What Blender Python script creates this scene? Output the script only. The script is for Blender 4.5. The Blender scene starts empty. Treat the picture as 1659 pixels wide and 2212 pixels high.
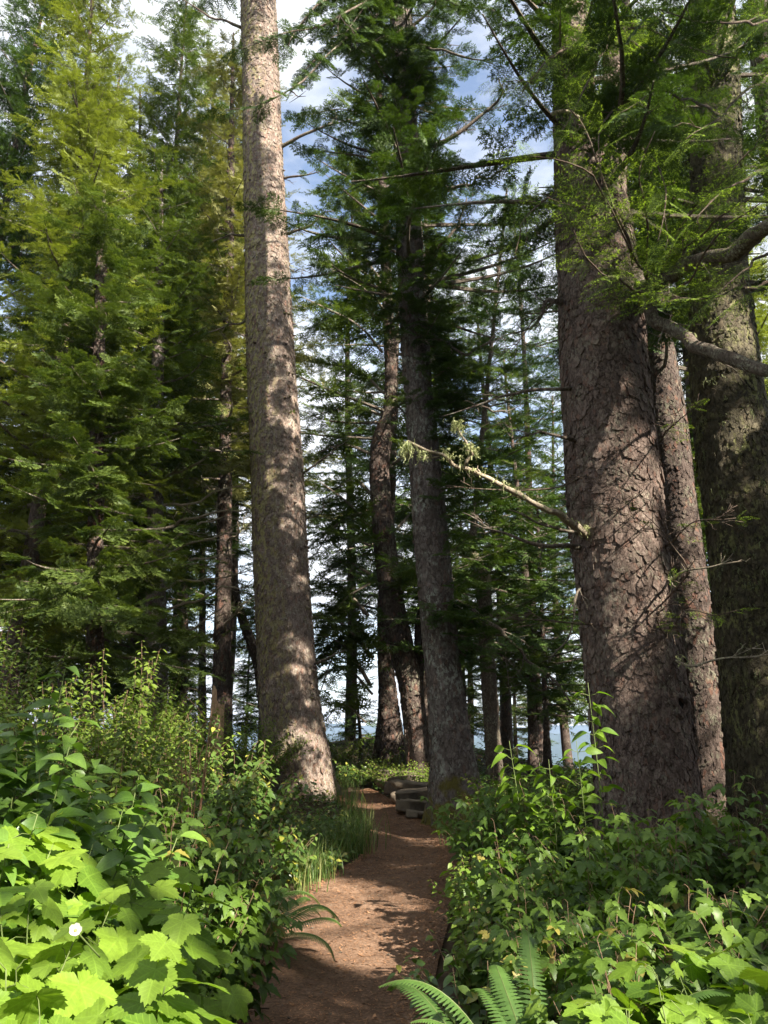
import bpy, math, random
import numpy as np
R_ = math.radians
random.seed(7)
rng = np.random.default_rng(11)
C = bpy.context.scene.collection
SC = bpy.context.scene

# ------------------------------------------------------------------ camera, world, sun
PITCH = R_(16.0)
FPX = 1719.0                       # focal length in the units of the 1659 x 2212 view
CX, CY = 829.5, 1106.0
CAMZ = 1.6
cam = bpy.data.cameras.new('camera'); cam_o = bpy.data.objects.new('camera', cam); C.objects.link(cam_o)
cam.sensor_fit = 'VERTICAL'; cam.sensor_height = 36; cam.lens = 36 * FPX / 2212
cam.clip_start = 0.05; cam.clip_end = 20000
cam_o.location = (0, 0, CAMZ); cam_o.rotation_euler = (R_(90) + PITCH, 0, 0)
SC.camera = cam_o
SUN_EL, SUN_AZ = R_(38), R_(45)    # azimuth from behind the camera towards the right
SUN = np.array([math.sin(SUN_AZ) * math.cos(SUN_EL), -math.cos(SUN_AZ) * math.cos(SUN_EL), math.sin(SUN_EL)])
sl = bpy.data.lights.new('sun', 'SUN'); sl.energy = 5.0; sl.angle = R_(0.6); sl.color = (1, .93, .82)
so = bpy.data.objects.new('sun', sl); C.objects.link(so)
from mathutils import Vector
so.rotation_euler = Vector(-SUN).to_track_quat('-Z', 'Y').to_euler()
so.location = (20, -20, 30)
w = bpy.data.worlds.new('World'); SC.world = w; w.use_nodes = True
nt = w.node_tree; nt.nodes.clear()
def N(nt, t, **k):
    n = nt.nodes.new(t)
    for a, b in k.items():
        if a.startswith('i_'):
            n.inputs[a[2:].replace('_', ' ')].default_value = b
        else: setattr(n, a, b)
    return n
def Lk(nt, a, b): nt.links.new(a, b)
sky = N(nt, 'ShaderNodeTexSky', sky_type='NISHITA', sun_disc=False, sun_elevation=SUN_EL,
        sun_rotation=math.pi - SUN_AZ, altitude=50, air_density=1.0, dust_density=.6, ozone_density=1.5)
bg1 = N(nt, 'ShaderNodeBackground'); bg1.inputs[1].default_value = .08
bg2 = N(nt, 'ShaderNodeBackground'); bg2.inputs[0].default_value = (.93, .96, 1, 1); bg2.inputs[1].default_value = .38
tc = N(nt, 'ShaderNodeTexCoord')
mp = N(nt, 'ShaderNodeMapping'); mp.inputs['Scale'].default_value = (1, 1, 2.2)
nz = N(nt, 'ShaderNodeTexNoise'); nz.inputs['Scale'].default_value = 3.2; nz.inputs['Detail'].default_value = 6; nz.inputs['Roughness'].default_value = .55
rp = N(nt, 'ShaderNodeValToRGB'); rp.color_ramp.elements[0].position = .34; rp.color_ramp.elements[1].position = .53; rp.color_ramp.elements[0].color = (.1, .1, .1, 1)
mx = N(nt, 'ShaderNodeMixShader'); wo = N(nt, 'ShaderNodeOutputWorld')
Lk(nt, tc.outputs['Generated'], mp.inputs[0]); Lk(nt, mp.outputs[0], nz.inputs[0]); Lk(nt, nz.outputs[0], rp.inputs[0])
Lk(nt, sky.outputs[0], bg1.inputs[0]); Lk(nt, rp.outputs[0], mx.inputs[0]); Lk(nt, bg1.outputs[0], mx.inputs[1]); Lk(nt, bg2.outputs[0], mx.inputs[2])
Lk(nt, mx.outputs[0], wo.inputs[0])
SC.view_settings.view_transform = 'Standard'; SC.view_settings.look = 'None'
SC.view_settings.exposure = 1.9; SC.view_settings.gamma = 1; SC.view_settings.use_curve_mapping = False
SC.cycles.max_bounces = 5; SC.cycles.diffuse_bounces = 3; SC.cycles.transmission_bounces = 4; SC.cycles.transparent_max_bounces = 8
SC.cycles.use_denoising = True; SC.cycles.volume_bounces = 0

# ------------------------------------------------------------------ view helpers
cp, sp = math.cos(PITCH), math.sin(PITCH)
def ray(px, py):
    u = (px - CX) / FPX; v = (CY - py) / FPX
    return np.array([u, cp - v * sp, sp + v * cp])
def P(px, py, Y):
    d = ray(px, py); s = Y / d[1]
    return np.array([0, 0, CAMZ]) + d * s
def depth(px, py, Y): return Y / ray(px, py)[1]

# ------------------------------------------------------------------ noise
def hash3(i, j, k, seed=0):
    seed = int(seed * 10)
    n = (i * 73856093) ^ (j * 19349663) ^ (k * 83492791) ^ (seed * 2654435)
    n = (n ^ (n >> 13)) * 1274126177 & 0x7fffffff
    n = (n ^ (n >> 16)) & 0xffff
    return n / 65535.0 * 2 - 1
def noise(p, seed=0):
    p = np.asarray(p, float); f = np.floor(p).astype(np.int64); t = p - f; t = t * t * (3 - 2 * t)
    o = 0
    for a in (0, 1):
        for b in (0, 1):
            for c in (0, 1):
                wgt = (t[..., 0] if a else 1 - t[..., 0]) * (t[..., 1] if b else 1 - t[..., 1]) * (t[..., 2] if c else 1 - t[..., 2])
                o = o + wgt * hash3(f[..., 0] + a, f[..., 1] + b, f[..., 2] + c, seed)
    return o
def fbm(p, oct=4, seed=0):
    o = 0; a = 1
    for k in range(oct):
        o = o + a * noise(p * 2 ** k, seed + k); a *= .5
    return o

# ------------------------------------------------------------------ terrain
BY = np.array([-30, 0, 5, 8, 11, 15, 19, 24, 32, 60]); BZ = np.array([-.4, 0, .10, .36, .47, .64, .72, 1.0, .9, .8])
def sst(a, b, x):
    t = np.clip((x - a) / (b - a), 0, 1); return t * t * (3 - 2 * t)
def H(x, y):
    x = np.asarray(x, float); y = np.asarray(y, float)
    h = np.interp(y, BY, BZ)
    xc = np.interp(y, [0, 5, 8, 11, 15, 19, 22], [-.3, -.4, 0, .45, -.1, -1.2, -3])
    d = x - xc
    h = h + .115 * np.clip(-d - 1.3, 0, 14) * sst(2, 12, y)
    h = h - .03 * np.clip(d - 1.5, 0, 30)
    h = h + .85 * np.exp(-((y - 25.5) / 3.5) ** 2) * sst(6, 0, np.abs(x - .5)) 
    h = h + .44 * sst(.62, 1.0, d) * sst(4.6, 2.6, y)
    q = np.maximum(y + .9 * x - 33, (y - 60))
    h = h - .10 * np.clip(q, 0, 400) ** 1.5
    h = h + .05 * noise(np.stack([x * .9, y * .9, x * 0], -1), 3) * sst(.9, 1.8, np.abs(d))
    return np.maximum(h, -95)
def ground_hit(px, py):
    d = ray(px, py); s = .5
    for _ in range(4000):
        p = np.array([0, 0, CAMZ]) + d * s
        if p[2] <= float(H(p[0], p[1])): return p
        s += .01
    return p

# ------------------------------------------------------------------ mesh accumulator
class Acc:
    def __init__(s): s.v = []; s.f = {}; s.n = 0; s.a = []; s.uv = []
    def add(s, v, faces, rnd=0., tip=0., mat=0, luv=None):
        """v (n,3); faces: list of (m,k) int arrays"""
        v = np.asarray(v, float).reshape(-1, 3); n = len(v)
        if n == 0: return
        at = np.empty((n, 2)); at[:, 0] = rnd; at[:, 1] = tip
        s.v.append(v); s.a.append(at)
        s.uv.append(np.zeros((n, 3)) if luv is None else luv)
        for f in faces:
            f = np.asarray(f)
            if f.size: s.f.setdefault((f.shape[1], mat), []).append(f + s.n)
        s.n += n
    def inst(s, proto, M, O, rnd=None, mat=0, tips=1.0):
        """proto (v, faces, tip, luv); M (m,3,3) columns = axes; O (m,3)"""
        v, faces, tip, luv = proto; m = len(O); n = len(v)
        if m == 0: return
        vv = np.einsum('mij,nj->mni', M, v) + O[:, None, :]
        if rnd is None: rnd = rng.random(m)
        rr = np.repeat(rnd, n); tt = np.tile(tip, m) * np.repeat(np.broadcast_to(tips, (m,)), n)
        off = (np.arange(m) * n)[:, None, None]
        s.add(vv.reshape(-1, 3), [(f[None] + off).reshape(-1, f.shape[1]) for f in faces], rr, tt, mat, np.tile(luv, (m, 1)))
    def mesh(s, name, mats, smooth=False, origin=(0, 0, 0)):
        me = bpy.data.meshes.new(name)
        v = np.concatenate(s.v) - np.asarray(origin, float); a = np.concatenate(s.a); uv = np.concatenate(s.uv)
        li = []; ls = []; mi = []; c = 0
        for (k, mt), fl in s.f.items():
            f = np.concatenate(fl); m = len(f)
            li.append(f.reshape(-1)); ls.append(c + np.arange(m) * k); c += m * k
            mi.append(np.full(m, mt))
        li = np.concatenate(li).astype(np.int32); ls = np.concatenate(ls).astype(np.int32); mi = np.concatenate(mi).astype(np.int32)
        me.vertices.add(len(v)); me.vertices.foreach_set('co', v.astype(np.float32).ravel())
        me.loops.add(len(li)); me.loops.foreach_set('vertex_index', li)
        me.polygons.add(len(ls)); me.polygons.foreach_set('loop_start', ls)
        me.polygons.foreach_set('material_index', mi)
        me.polygons.foreach_set('use_smooth', np.full(len(ls), smooth))
        for nm, j in (('rnd', 0), ('tip', 1)):
            at = me.attributes.new(nm, 'FLOAT', 'POINT'); at.data.foreach_set('value', a[:, j].astype(np.float32))
        if np.any(uv):
            at = me.attributes.new('luv', 'FLOAT_VECTOR', 'POINT'); at.data.foreach_set('vector', uv.astype(np.float32).ravel())
        for m in mats: me.materials.append(m)
        me.update(calc_edges=True)
        return me
def link(name, me, parent=None, loc=(0, 0, 0), rz=0, sc=1):
    o = bpy.data.objects.new(name, me); C.objects.link(o); o.location = loc; o.rotation_euler = (0, 0, rz); o.scale = (sc, sc, sc)
    if parent: o.parent = parent
    return o
def tag(o, label=None, cat=None, group=None, kind=None):
    for k, val in (('label', label), ('category', cat), ('group', group), ('kind', kind)):
        if val: o[k] = val
    return o
def thing(name, loc, label, cat, group=None, rz=0, sc=1):
    return tag(link(name, None, None, tuple(float(q) for q in loc), rz, sc), label, cat, group)

def nrm(a): return a / np.maximum(np.linalg.norm(a, axis=-1, keepdims=True), 1e-9)
def frames(tan, up):
    """axes: x = side, y = along, z = normal"""
    y = nrm(tan); x = nrm(np.cross(y, up)); z = np.cross(x, y)
    return np.stack([x, y, z], -1)
def smoothpath(pts, n):
    pts = np.asarray(pts, float); m = len(pts)
    if m == 2: 
        t = np.linspace(0, 1, n)[:, None]; return pts[0] * (1 - t) + pts[1] * t
    seg = np.r_[0, np.cumsum(np.linalg.norm(np.diff(pts, axis=0), axis=1))]
    t = np.linspace(0, seg[-1], n); e = np.vstack([2 * pts[0] - pts[1], pts, 2 * pts[-1] - pts[-2]])
    i = np.clip(np.searchsorted(seg, t, 'right') - 1, 0, m - 2); u = ((t - seg[i]) / (seg[i + 1] - seg[i]))[:, None]
    a, b, c, d = e[i], e[i + 1], e[i + 2], e[i + 3]
    return .5 * (2 * b + (c - a) * u + (2 * a - 5 * b + 4 * c - d) * u ** 2 + (3 * b - a - 3 * c + d) * u ** 3)
def tube(acc, path, rad, ns=7, mat=0, rnd=.5, rough=0., tip=0.):
    path = np.asarray(path, float); n = len(path); rad = np.broadcast_to(rad, (n,)).astype(float)
    tan = nrm(np.gradient(path, axis=0)); ref = np.array([.13, .27, .95]) if abs(tan[0][2]) < .8 else np.array([1., .1, 0])
    x = nrm(np.cross(tan, ref)); y = np.cross(tan, x)
    a = np.linspace(0, 2 * np.pi, ns, endpoint=False)
    rr = rad[:, None] * (1 + (rough * noise(np.stack(np.broadcast_arrays(np.arange(n)[:, None] * .7, np.cos(a) * 1.5, np.sin(a) * 1.5), -1), 5) if rough else 0))
    v = path[:, None] + rr[..., None] * (np.cos(a)[None, :, None] * x[:, None] + np.sin(a)[None, :, None] * y[:, None])
    i = np.arange(n - 1)[:, None] * ns; j = np.arange(ns)[None]; k = (j + 1) % ns
    f = np.stack([i + j, i + k, i + ns + k, i + ns + j], -1).reshape(-1, 4)
    acc.add(v.reshape(-1, 3), [f, np.array([list(range(ns))[::-1]]), np.array([[(n - 1) * ns + q for q in range(ns)]])], rnd, tip, mat)

# ------------------------------------------------------------------ materials
def mat(name):
    m = bpy.data.materials.new(name); m.use_nodes = True; nt = m.node_tree; nt.nodes.clear()
    return m, nt, N(nt, 'ShaderNodeOutputMaterial')
def ramp(nt, fac, stops):
    r = N(nt, 'ShaderNodeValToRGB'); e = r.color_ramp.elements
    while len(e) < len(stops): e.new(.5)
    for k, (p, c) in enumerate(stops): e[k].position = p; e[k].color = (*c, 1) if len(c) == 3 else c
    Lk(nt, fac, r.inputs[0]); return r.outputs[0]
def mixc(nt, f, a, b, mode='MIX'):
    m = N(nt, 'ShaderNodeMix', data_type='RGBA', blend_type=mode)
    for s, val in ((0, f), (6, a), (7, b)):
        if hasattr(val, 'is_linked'): Lk(nt, val, m.inputs[s])
        else: m.inputs[s].default_value = val if s == 0 else (*val, 1)
    return m.outputs[2]
def math_(nt, op, a, b=0., c=0.):
    m = N(nt, 'ShaderNodeMath', operation=op)
    for s, val in ((0, a), (1, b), (2, c)):
        if hasattr(val, 'is_linked'): Lk(nt, val, m.inputs[s])
        else: m.inputs[s].default_value = val
    return m.outputs[0]
def attr(nt, nm, out='Fac'): return N(nt, 'ShaderNodeAttribute', attribute_name=nm).outputs[out]
def noise_n(nt, scale, detail=4, vec=None, rough=.55, dist=0):
    n = N(nt, 'ShaderNodeTexNoise'); n.inputs['Scale'].default_value = scale; n.inputs['Detail'].default_value = detail
    n.inputs['Roughness'].default_value = rough; n.inputs['Distortion'].default_value = dist
    if vec is not None: Lk(nt, vec, n.inputs['Vector'])
    return n.outputs[0]
def leafmat(name, c0, c1, ctip, rough=.5, trans=.35, spec=.35, tc_=None, veins=False, yellow=None):
    m, nt, out = mat(name)
    base = ramp(nt, attr(nt, 'rnd'), [(0, c0), (1, c1)])
    base = mixc(nt, attr(nt, 'tip'), base, ctip)
    if yellow:
        base = mixc(nt, math_(nt, 'GREATER_THAN', attr(nt, 'rnd'), yellow[1]), base, yellow[0])
    hgt = None
    if veins:
        sep = N(nt, 'ShaderNodeSeparateXYZ'); Lk(nt, attr(nt, 'luv', 'Vector'), sep.inputs[0])
        a = math_(nt, 'ABSOLUTE', sep.outputs[0])
        vm = math_(nt, 'LESS_THAN', a, .022)
        # side veins slanting away from the midrib
        s = math_(nt, 'ADD', sep.outputs[1], math_(nt, 'MULTIPLY', a, -.75))
        w_ = math_(nt, 'PINGPONG', math_(nt, 'MULTIPLY', s, 9.0), .5)
        vs = math_(nt, 'LESS_THAN', w_, .06)
        base = mixc(nt, math_(nt, 'MULTIPLY', math_(nt, 'MAXIMUM', vm, vs), .18), base, tuple(min(1, q * 1.9 + .02) for q in c1))
        hgt = math_(nt, 'MAXIMUM', vm, math_(nt, 'MULTIPLY', w_, -1.2))
        nz_ = noise_n(nt, 60, 3)
        base = mixc(nt, .22, base, mixc(nt, 1, base, ramp(nt, nz_, [(.3, (.45, .45, .45)), (.7, (1.5, 1.5, 1.3))]), 'MULTIPLY'))
    p = N(nt, 'ShaderNodeBsdfPrincipled'); Lk(nt, base, p.inputs['Base Color']); p.inputs['Roughness'].default_value = rough
    p.inputs['Specular IOR Level'].default_value = spec
    t = N(nt, 'ShaderNodeBsdfTranslucent')
    Lk(nt, mixc(nt, 1, base, tc_ or (1.2, 1.25, .5), 'MULTIPLY'), t.inputs[0])
    if hgt is not None:
        b = N(nt, 'ShaderNodeBump'); b.inputs['Strength'].default_value = .35; b.inputs['Distance'].default_value = .004
        Lk(nt, hgt, b.inputs['Height']); Lk(nt, b.outputs[0], p.inputs['Normal'])
    mx = N(nt, 'ShaderNodeMixShader'); mx.inputs[0].default_value = trans
    Lk(nt, p.outputs[0], mx.inputs[1]); Lk(nt, t.outputs[0], mx.inputs[2]); Lk(nt, mx.outputs[0], out.inputs[0])
    return m
M = {}
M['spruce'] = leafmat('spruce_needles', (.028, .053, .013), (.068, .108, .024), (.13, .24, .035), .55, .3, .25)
M['spruce_lit'] = leafmat('sunlit_olive_needles', (.10, .13, .025), (.20, .235, .045), (.38, .42, .07), .55, .35, .2)  # olive needles, colour raised to carry the sunlight on the crowns
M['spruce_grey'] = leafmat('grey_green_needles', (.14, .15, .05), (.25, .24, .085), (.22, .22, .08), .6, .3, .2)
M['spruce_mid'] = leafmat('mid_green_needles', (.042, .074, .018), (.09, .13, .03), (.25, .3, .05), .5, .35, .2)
M['hemlock'] = leafmat('fresh_tipped_needles', (.036, .066, .014), (.08, .12, .025), (.40, .56, .08), .5, .35, .25)
M['thimble'] = leafmat('thimbleberry_leaf', (.085, .165, .018), (.185, .295, .028), (.28, .38, .05), .5, .42, .3, veins=True)
M['salmon'] = leafmat('salmonberry_leaf', (.042, .09, .013), (.105, .18, .026), (.26, .38, .05), .45, .38, .35, veins=True, yellow=((.26, .22, .05), .975))
M['dogwood'] = leafmat('glossy_ovate_leaf', (.06, .13, .02), (.11, .20, .035), (.22, .34, .05), .38, .35, .4, veins=True)
M['salal'] = leafmat('salal_leaf', (.045, .095, .02), (.09, .15, .03), (.24, .30, .05), .35, .3, .5, yellow=((.30, .30, .05), .93))
M['huckle'] = leafmat('small_round_leaf', (.07, .12, .016), (.14, .20, .03), (.28, .36, .05), .45, .38, .3)
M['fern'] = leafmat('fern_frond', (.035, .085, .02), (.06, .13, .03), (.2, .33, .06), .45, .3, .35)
M['fern_lit'] = leafmat('sunlit_young_frond', (.13, .24, .04), (.19, .31, .055), (.3, .4, .07), .5, .4, .3)  # pale young fronds, brightened further as the sunlit copy of fern
M['grass'] = leafmat('grass_blade', (.06, .12, .025), (.13, .2, .05), (.28, .28, .11), .45, .35, .3)
M['lichen'] = leafmat('beard_lichen', (.30, .33, .16), (.42, .44, .22), (.4, .4, .2), .9, .3, .05, tc_=(1, 1, .8))
M['lichen2'] = leafmat('grey_lichen_tuft', (.16, .18, .09), (.27, .29, .15), (.4, .4, .2), .9, .3, .05, tc_=(1, 1, .8))

def barkmat(name, dark, mid, light, lich=(.34, .35, .24), lamt=.5, moss=None, red=.25, scale=1., yellow=0.):
    m, nt, out = mat(name)
    tcn = N(nt, 'ShaderNodeTexCoord'); mp = N(nt, 'ShaderNodeMapping'); mp.inputs['Scale'].default_value = (1, 1, .55)
    Lk(nt, tcn.outputs['Object'], mp.inputs[0]); v = mp.outputs[0]
    # warp
    wn = N(nt, 'ShaderNodeTexNoise'); wn.inputs['Scale'].default_value = 9 * scale; wn.inputs['Detail'].default_value = 5; Lk(nt, v, wn.inputs[0])
    vm = N(nt, 'ShaderNodeVectorMath', operation='MULTIPLY_ADD'); Lk(nt, wn.outputs['Color'], vm.inputs[0]); vm.inputs[1].default_value = (.15 / scale,) * 3; Lk(nt, v, vm.inputs[2])
    vo = N(nt, 'ShaderNodeTexVoronoi', feature='DISTANCE_TO_EDGE'); vo.inputs['Scale'].default_value = 16 * scale; Lk(nt, vm.outputs[0], vo.inputs[0])
    vc = N(nt, 'ShaderNodeTexVoronoi', feature='F1'); vc.inputs['Scale'].default_value = 16 * scale; Lk(nt, vm.outputs[0], vc.inputs[0])
    cm = ramp(nt, noise_n(nt, 6 * scale, 4, v, .6), [(.42, (0, 0, 0)), (.60, (1, 1, 1))])
    crack = math_(nt, 'MAXIMUM', ramp(nt, vo.outputs[0], [(0, (0, 0, 0)), (.07, (1, 1, 1))]), cm)
    n1 = noise_n(nt, 2.2 * scale, 6, tcn.outputs['Object'], .6)
    n2 = noise_n(nt, 24 * scale, 7, v, .72)
    sepc = N(nt, 'ShaderNodeSeparateColor'); Lk(nt, vc.outputs['Color'], sepc.inputs[0])
    f = math_(nt, 'ADD', math_(nt, 'MULTIPLY', sepc.outputs[0], .18), math_(nt, 'MULTIPLY', n2, .85))
    f = math_(nt, 'ADD', math_(nt, 'MULTIPLY', attr(nt, 'rnd'), .35), math_(nt, 'MULTIPLY', f, .75))
    base = ramp(nt, f, [(.32, dark), (.52, mid), (.74, light)])
    redm = math_(nt, 'MULTIPLY', math_(nt, 'GREATER_THAN', sepc.outputs[1], .90), red * .6)
    base = mixc(nt, redm, base, (.24, .10, .06))
    lm = math_(nt, 'MULTIPLY', ramp(nt, n1, [(.46, (0, 0, 0)), (.62, (1, 1, 1))]), ramp(nt, noise_n(nt, 19 * scale, 5, v, .65), [(.50, (0, 0, 0)), (.56, (1, 1, 1))]))
    base = mixc(nt, math_(nt, 'MULTIPLY', lm, lamt), base, lich)
    if yellow:
        g = N(nt, 'ShaderNodeSeparateXYZ'); Lk(nt, tcn.outputs['Normal'], g.inputs[0])
        ym = math_(nt, 'MULTIPLY', ramp(nt, math_(nt, 'MULTIPLY_ADD', g.outputs[0], -.5, .5), [(.30, (0.06,) * 3), (.85, (1, 1, 1))]),
                   ramp(nt, noise_n(nt, 13, 5, v, .7), [(.49, (0, 0, 0)), (.56, (1, 1, 1))]))
        base = mixc(nt, math_(nt, 'MULTIPLY', ym, yellow), base, (.36, .33, .12))
    base = mixc(nt, 1, base, mixc(nt, crack, (.42, .38, .36), (1, 1, 1)), 'MULTIPLY')
    if moss:
        s2 = N(nt, 'ShaderNodeSeparateXYZ'); Lk(nt, tcn.outputs['Object'], s2.inputs[0])
        mm = ramp(nt, math_(nt, 'ADD', math_(nt, 'MULTIPLY', s2.outputs[2], -moss[1]), math_(nt, 'MULTIPLY_ADD', noise_n(nt, 3.5, 5, tcn.outputs['Object']), 1.6, moss[2])), [(.45, (0, 0, 0)), (.62, (1, 1, 1))])
        base = mixc(nt, math_(nt, 'MULTIPLY', mm, .92), base, mixc(nt, noise_n(nt, 30, 4, v), tuple(q * .5 for q in moss[0]), tuple(q * 1.4 for q in moss[0])))
    p = N(nt, 'ShaderNodeBsdfPrincipled'); Lk(nt, base, p.inputs['Base Color']); p.inputs['Roughness'].default_value = .85; p.inputs['Specular IOR Level'].default_value = .2
    h = math_(nt, 'ADD', math_(nt, 'MULTIPLY', crack, .6), math_(nt, 'ADD', math_(nt, 'MULTIPLY', n2, 1.6), math_(nt, 'MULTIPLY', sepc.outputs[2], .35)))
    b = N(nt, 'ShaderNodeBump'); b.inputs['Strength'].default_value = .9; b.inputs['Distance'].default_value = .02 / scale
    Lk(nt, h, b.inputs['Height']); Lk(nt, b.outputs[0], p.inputs['Normal']); Lk(nt, p.outputs[0], out.inputs[0])
    return m
M['barkA'] = barkmat('pale_flaky_bark', (.065, .047, .038), (.175, .128, .104), (.36, .29, .24), lich=(.42, .41, .31), lamt=.45, red=.6, scale=1.9, yellow=.8)
M['barkB'] = barkmat('grey_lichened_bark', (.05, .04, .033), (.12, .095, .08), (.22, .185, .16), lich=(.38, .40, .33), lamt=.7, moss=((.13, .11, .02), .55, -.08), red=.3, scale=1.2)
M['barkD'] = barkmat('dark_scaly_bark', (.045, .031, .025), (.125, .088, .07), (.25, .19, .155), lich=(.30, .29, .21), lamt=.45, red=.4, scale=1.7)
M['barkE'] = barkmat('brown_bark', (.026, .018, .015), (.07, .05, .04), (.15, .112, .092), lamt=.35, red=.5, scale=1.1)
M['barkF'] = barkmat('mossy_bark', (.03, .026, .018), (.085, .072, .045), (.17, .145, .09), lich=(.26, .26, .10), lamt=.9, red=.1)
M['limb'] = barkmat('limb_bark', (.04, .03, .023), (.105, .08, .06), (.21, .17, .135), lich=(.36, .37, .26), lamt=.6, red=.1, scale=2.2)
M['deadlimb'] = barkmat('pale_dead_limb', (.13, .10, .075), (.30, .24, .17), (.46, .39, .29), lich=(.46, .46, .28), lamt=.7, red=.0, scale=2.5)
M['twig'] = barkmat('twig_bark', (.05, .035, .025), (.10, .07, .05), (.17, .12, .09), lamt=.3, red=.0, scale=3)

def simple(name, c0, c1, rough=.7, ns=20, bump=.3, bd=.01, spec=.3):
    m, nt, out = mat(name); tcn = N(nt, 'ShaderNodeTexCoord')
    n = noise_n(nt, ns, 6, tcn.outputs['Object'], .6)
    base = ramp(nt, math_(nt, 'ADD', math_(nt, 'MULTIPLY', n, .7), math_(nt, 'MULTIPLY', attr(nt, 'rnd'), .3)), [(.25, c0), (.7, c1)])
    p = N(nt, 'ShaderNodeBsdfPrincipled'); Lk(nt, base, p.inputs['Base Color']); p.inputs['Roughness'].default_value = rough; p.inputs['Specular IOR Level'].default_value = spec
    b = N(nt, 'ShaderNodeBump'); b.inputs['Strength'].default_value = bump; b.inputs['Distance'].default_value = bd
    Lk(nt, n, b.inputs['Height']); Lk(nt, b.outputs[0], p.inputs['Normal']); Lk(nt, p.outputs[0], out.inputs[0])
    return m
M['stem_green'] = simple('green_stem', (.08, .12, .03), (.16, .2, .06), .6)
M['stem_brown'] = simple('brown_stem', (.12, .07, .04), (.26, .17, .10), .6)
M['soil'] = simple('forest_soil', (.045, .032, .02), (.11, .078, .05), .95, 5, .6, .05, .1)
M['stone'] = simple('weathered_stone', (.05, .04, .03), (.19, .15, .105), .9, 7, .8, .02, .2)
M['stump'] = simple('broken_stump_wood', (.25, .13, .06), (.62, .42, .25), .75, 26, .7, .01, .2)
M['log'] = simple('mossy_log', (.06, .05, .025), (.17, .13, .08), .9, 14, .8, .02, .1)
M['litter'] = simple('needle_litter', (.14, .065, .03), (.36, .20, .11), .85, 40, .1, .002, .15)
M['petal'] = simple('white_petal', (.34, .34, .27), (.42, .42, .34), .6)
M['eye'] = simple('flower_centre', (.3, .22, .06), (.5, .4, .12), .8)
M['hill'] = simple('forested_hill', (.02, .035, .02), (.045, .07, .04), .95, .02, .5, 8, .05)
# path: trodden reddish earth with needles
m, nt, out = mat('path_earth'); tcn = N(nt, 'ShaderNodeTexCoord'); ob = tcn.outputs['Object']
n1 = noise_n(nt, 1.6, 5, ob); n2 = noise_n(nt, 55, 6, ob, .7); n3 = noise_n(nt, 9, 5, ob)
base = ramp(nt, math_(nt, 'ADD', math_(nt, 'MULTIPLY', n1, .5), math_(nt, 'MULTIPLY', n3, .5)), [(.35, (.095, .058, .038)), (.55, (.165, .105, .070)), (.7, (.26, .175, .12))])
base = mixc(nt, 1, base, ramp(nt, n2, [(.3, (.5, .48, .46)), (.55, (1.1, 1.05, 1)), (.72, (1.7, 1.6, 1.5))]), 'MULTIPLY')
p = N(nt, 'ShaderNodeBsdfPrincipled'); Lk(nt, base, p.inputs['Base Color']); p.inputs['Roughness'].default_value = .9; p.inputs['Specular IOR Level'].default_value = .15
b = N(nt, 'ShaderNodeBump'); b.inputs['Strength'].default_value = .8; b.inputs['Distance'].default_value = .012
Lk(nt, math_(nt, 'ADD', n2, math_(nt, 'MULTIPLY', n3, 2.)), b.inputs['Height']); Lk(nt, b.outputs[0], p.inputs['Normal']); Lk(nt, p.outputs[0], out.inputs[0])
M['path'] = m
m, nt, out = mat('sea_water'); p = N(nt, 'ShaderNodeBsdfPrincipled'); p.inputs['Base Color'].default_value = (.03, .07, .10, 1); p.inputs['Roughness'].default_value = .25
Lk(nt, p.outputs[0], out.inputs[0]); M['sea'] = m

# ------------------------------------------------------------------ the setting
gx = np.concatenate([np.linspace(-400, -40, 13)[:-1], np.arange(-40, 40.1, .5), np.linspace(40, 400, 13)[1:]])
gy = np.concatenate([np.linspace(-200, -12, 9)[:-1], np.arange(-12, 60.1, .4), np.linspace(60, 400, 14)[1:]])
X, Y = np.meshgrid(gx, gy); Z = H(X, Y) - .02 - .05 * sst(1.0, .4, np.abs(X - np.interp(Y, [-30, 0, 5, 8, 11, 15, 19, 22], [-.4, -.4, -.4, 0.2, .45, .1, -.9, -1.2]))) * sst(24, 21, Y)
a = Acc(); nx, ny = len(gx), len(gy)
i = np.arange(ny - 1)[:, None] * nx + np.arange(nx - 1)[None]
a.add(np.stack([X, Y, Z], -1).reshape(-1, 3), [np.stack([i, i + 1, i + nx + 1, i + nx], -1).reshape(-1, 4)])
tag(link('ground', a.mesh('ground', [M['soil']], True)), kind='structure')
a = Acc(); a.add([[-9000, -3000, -92], [9000, -3000, -92], [9000, 15000, -92], [-9000, 15000, -92]], [np.array([[0, 1, 2, 3]])])
tag(link('sea', a.mesh('sea', [M['sea']])), kind='structure')
def ridge(Yc, top, amp, seed, x0, x1, dep):
    xs = np.linspace(x0, x1, 160); ys = np.linspace(-1, 1, 24); XX, YY = np.meshgrid(xs, ys)
    hh = top + amp * fbm(np.stack([XX / 500, XX * 0, XX * 0], -1), 5, seed)
    zz = -95 + (hh + 95) * np.clip(1 - YY ** 2, 0, 1) ** .8 + 14 * fbm(np.stack([XX / 120, YY * 4, XX * 0], -1), 4, seed + 9) * (1 - YY ** 2)
    a = Acc(); i = np.arange(23)[:, None] * 160 + np.arange(159)[None]
    a.add(np.stack([XX, Yc + YY * dep, zz], -1).reshape(-1, 3), [np.stack([i, i + 1, i + 161, i + 160], -1).reshape(-1, 4)])
    tag(link('hills', a.mesh('hills', [M['hill']], True)), kind='structure')
ridge(3600, 58, 14, 4, -3500, 4500, 700)
ridge(2300, 6, 22, 9, -200, 3000, 500)

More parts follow.
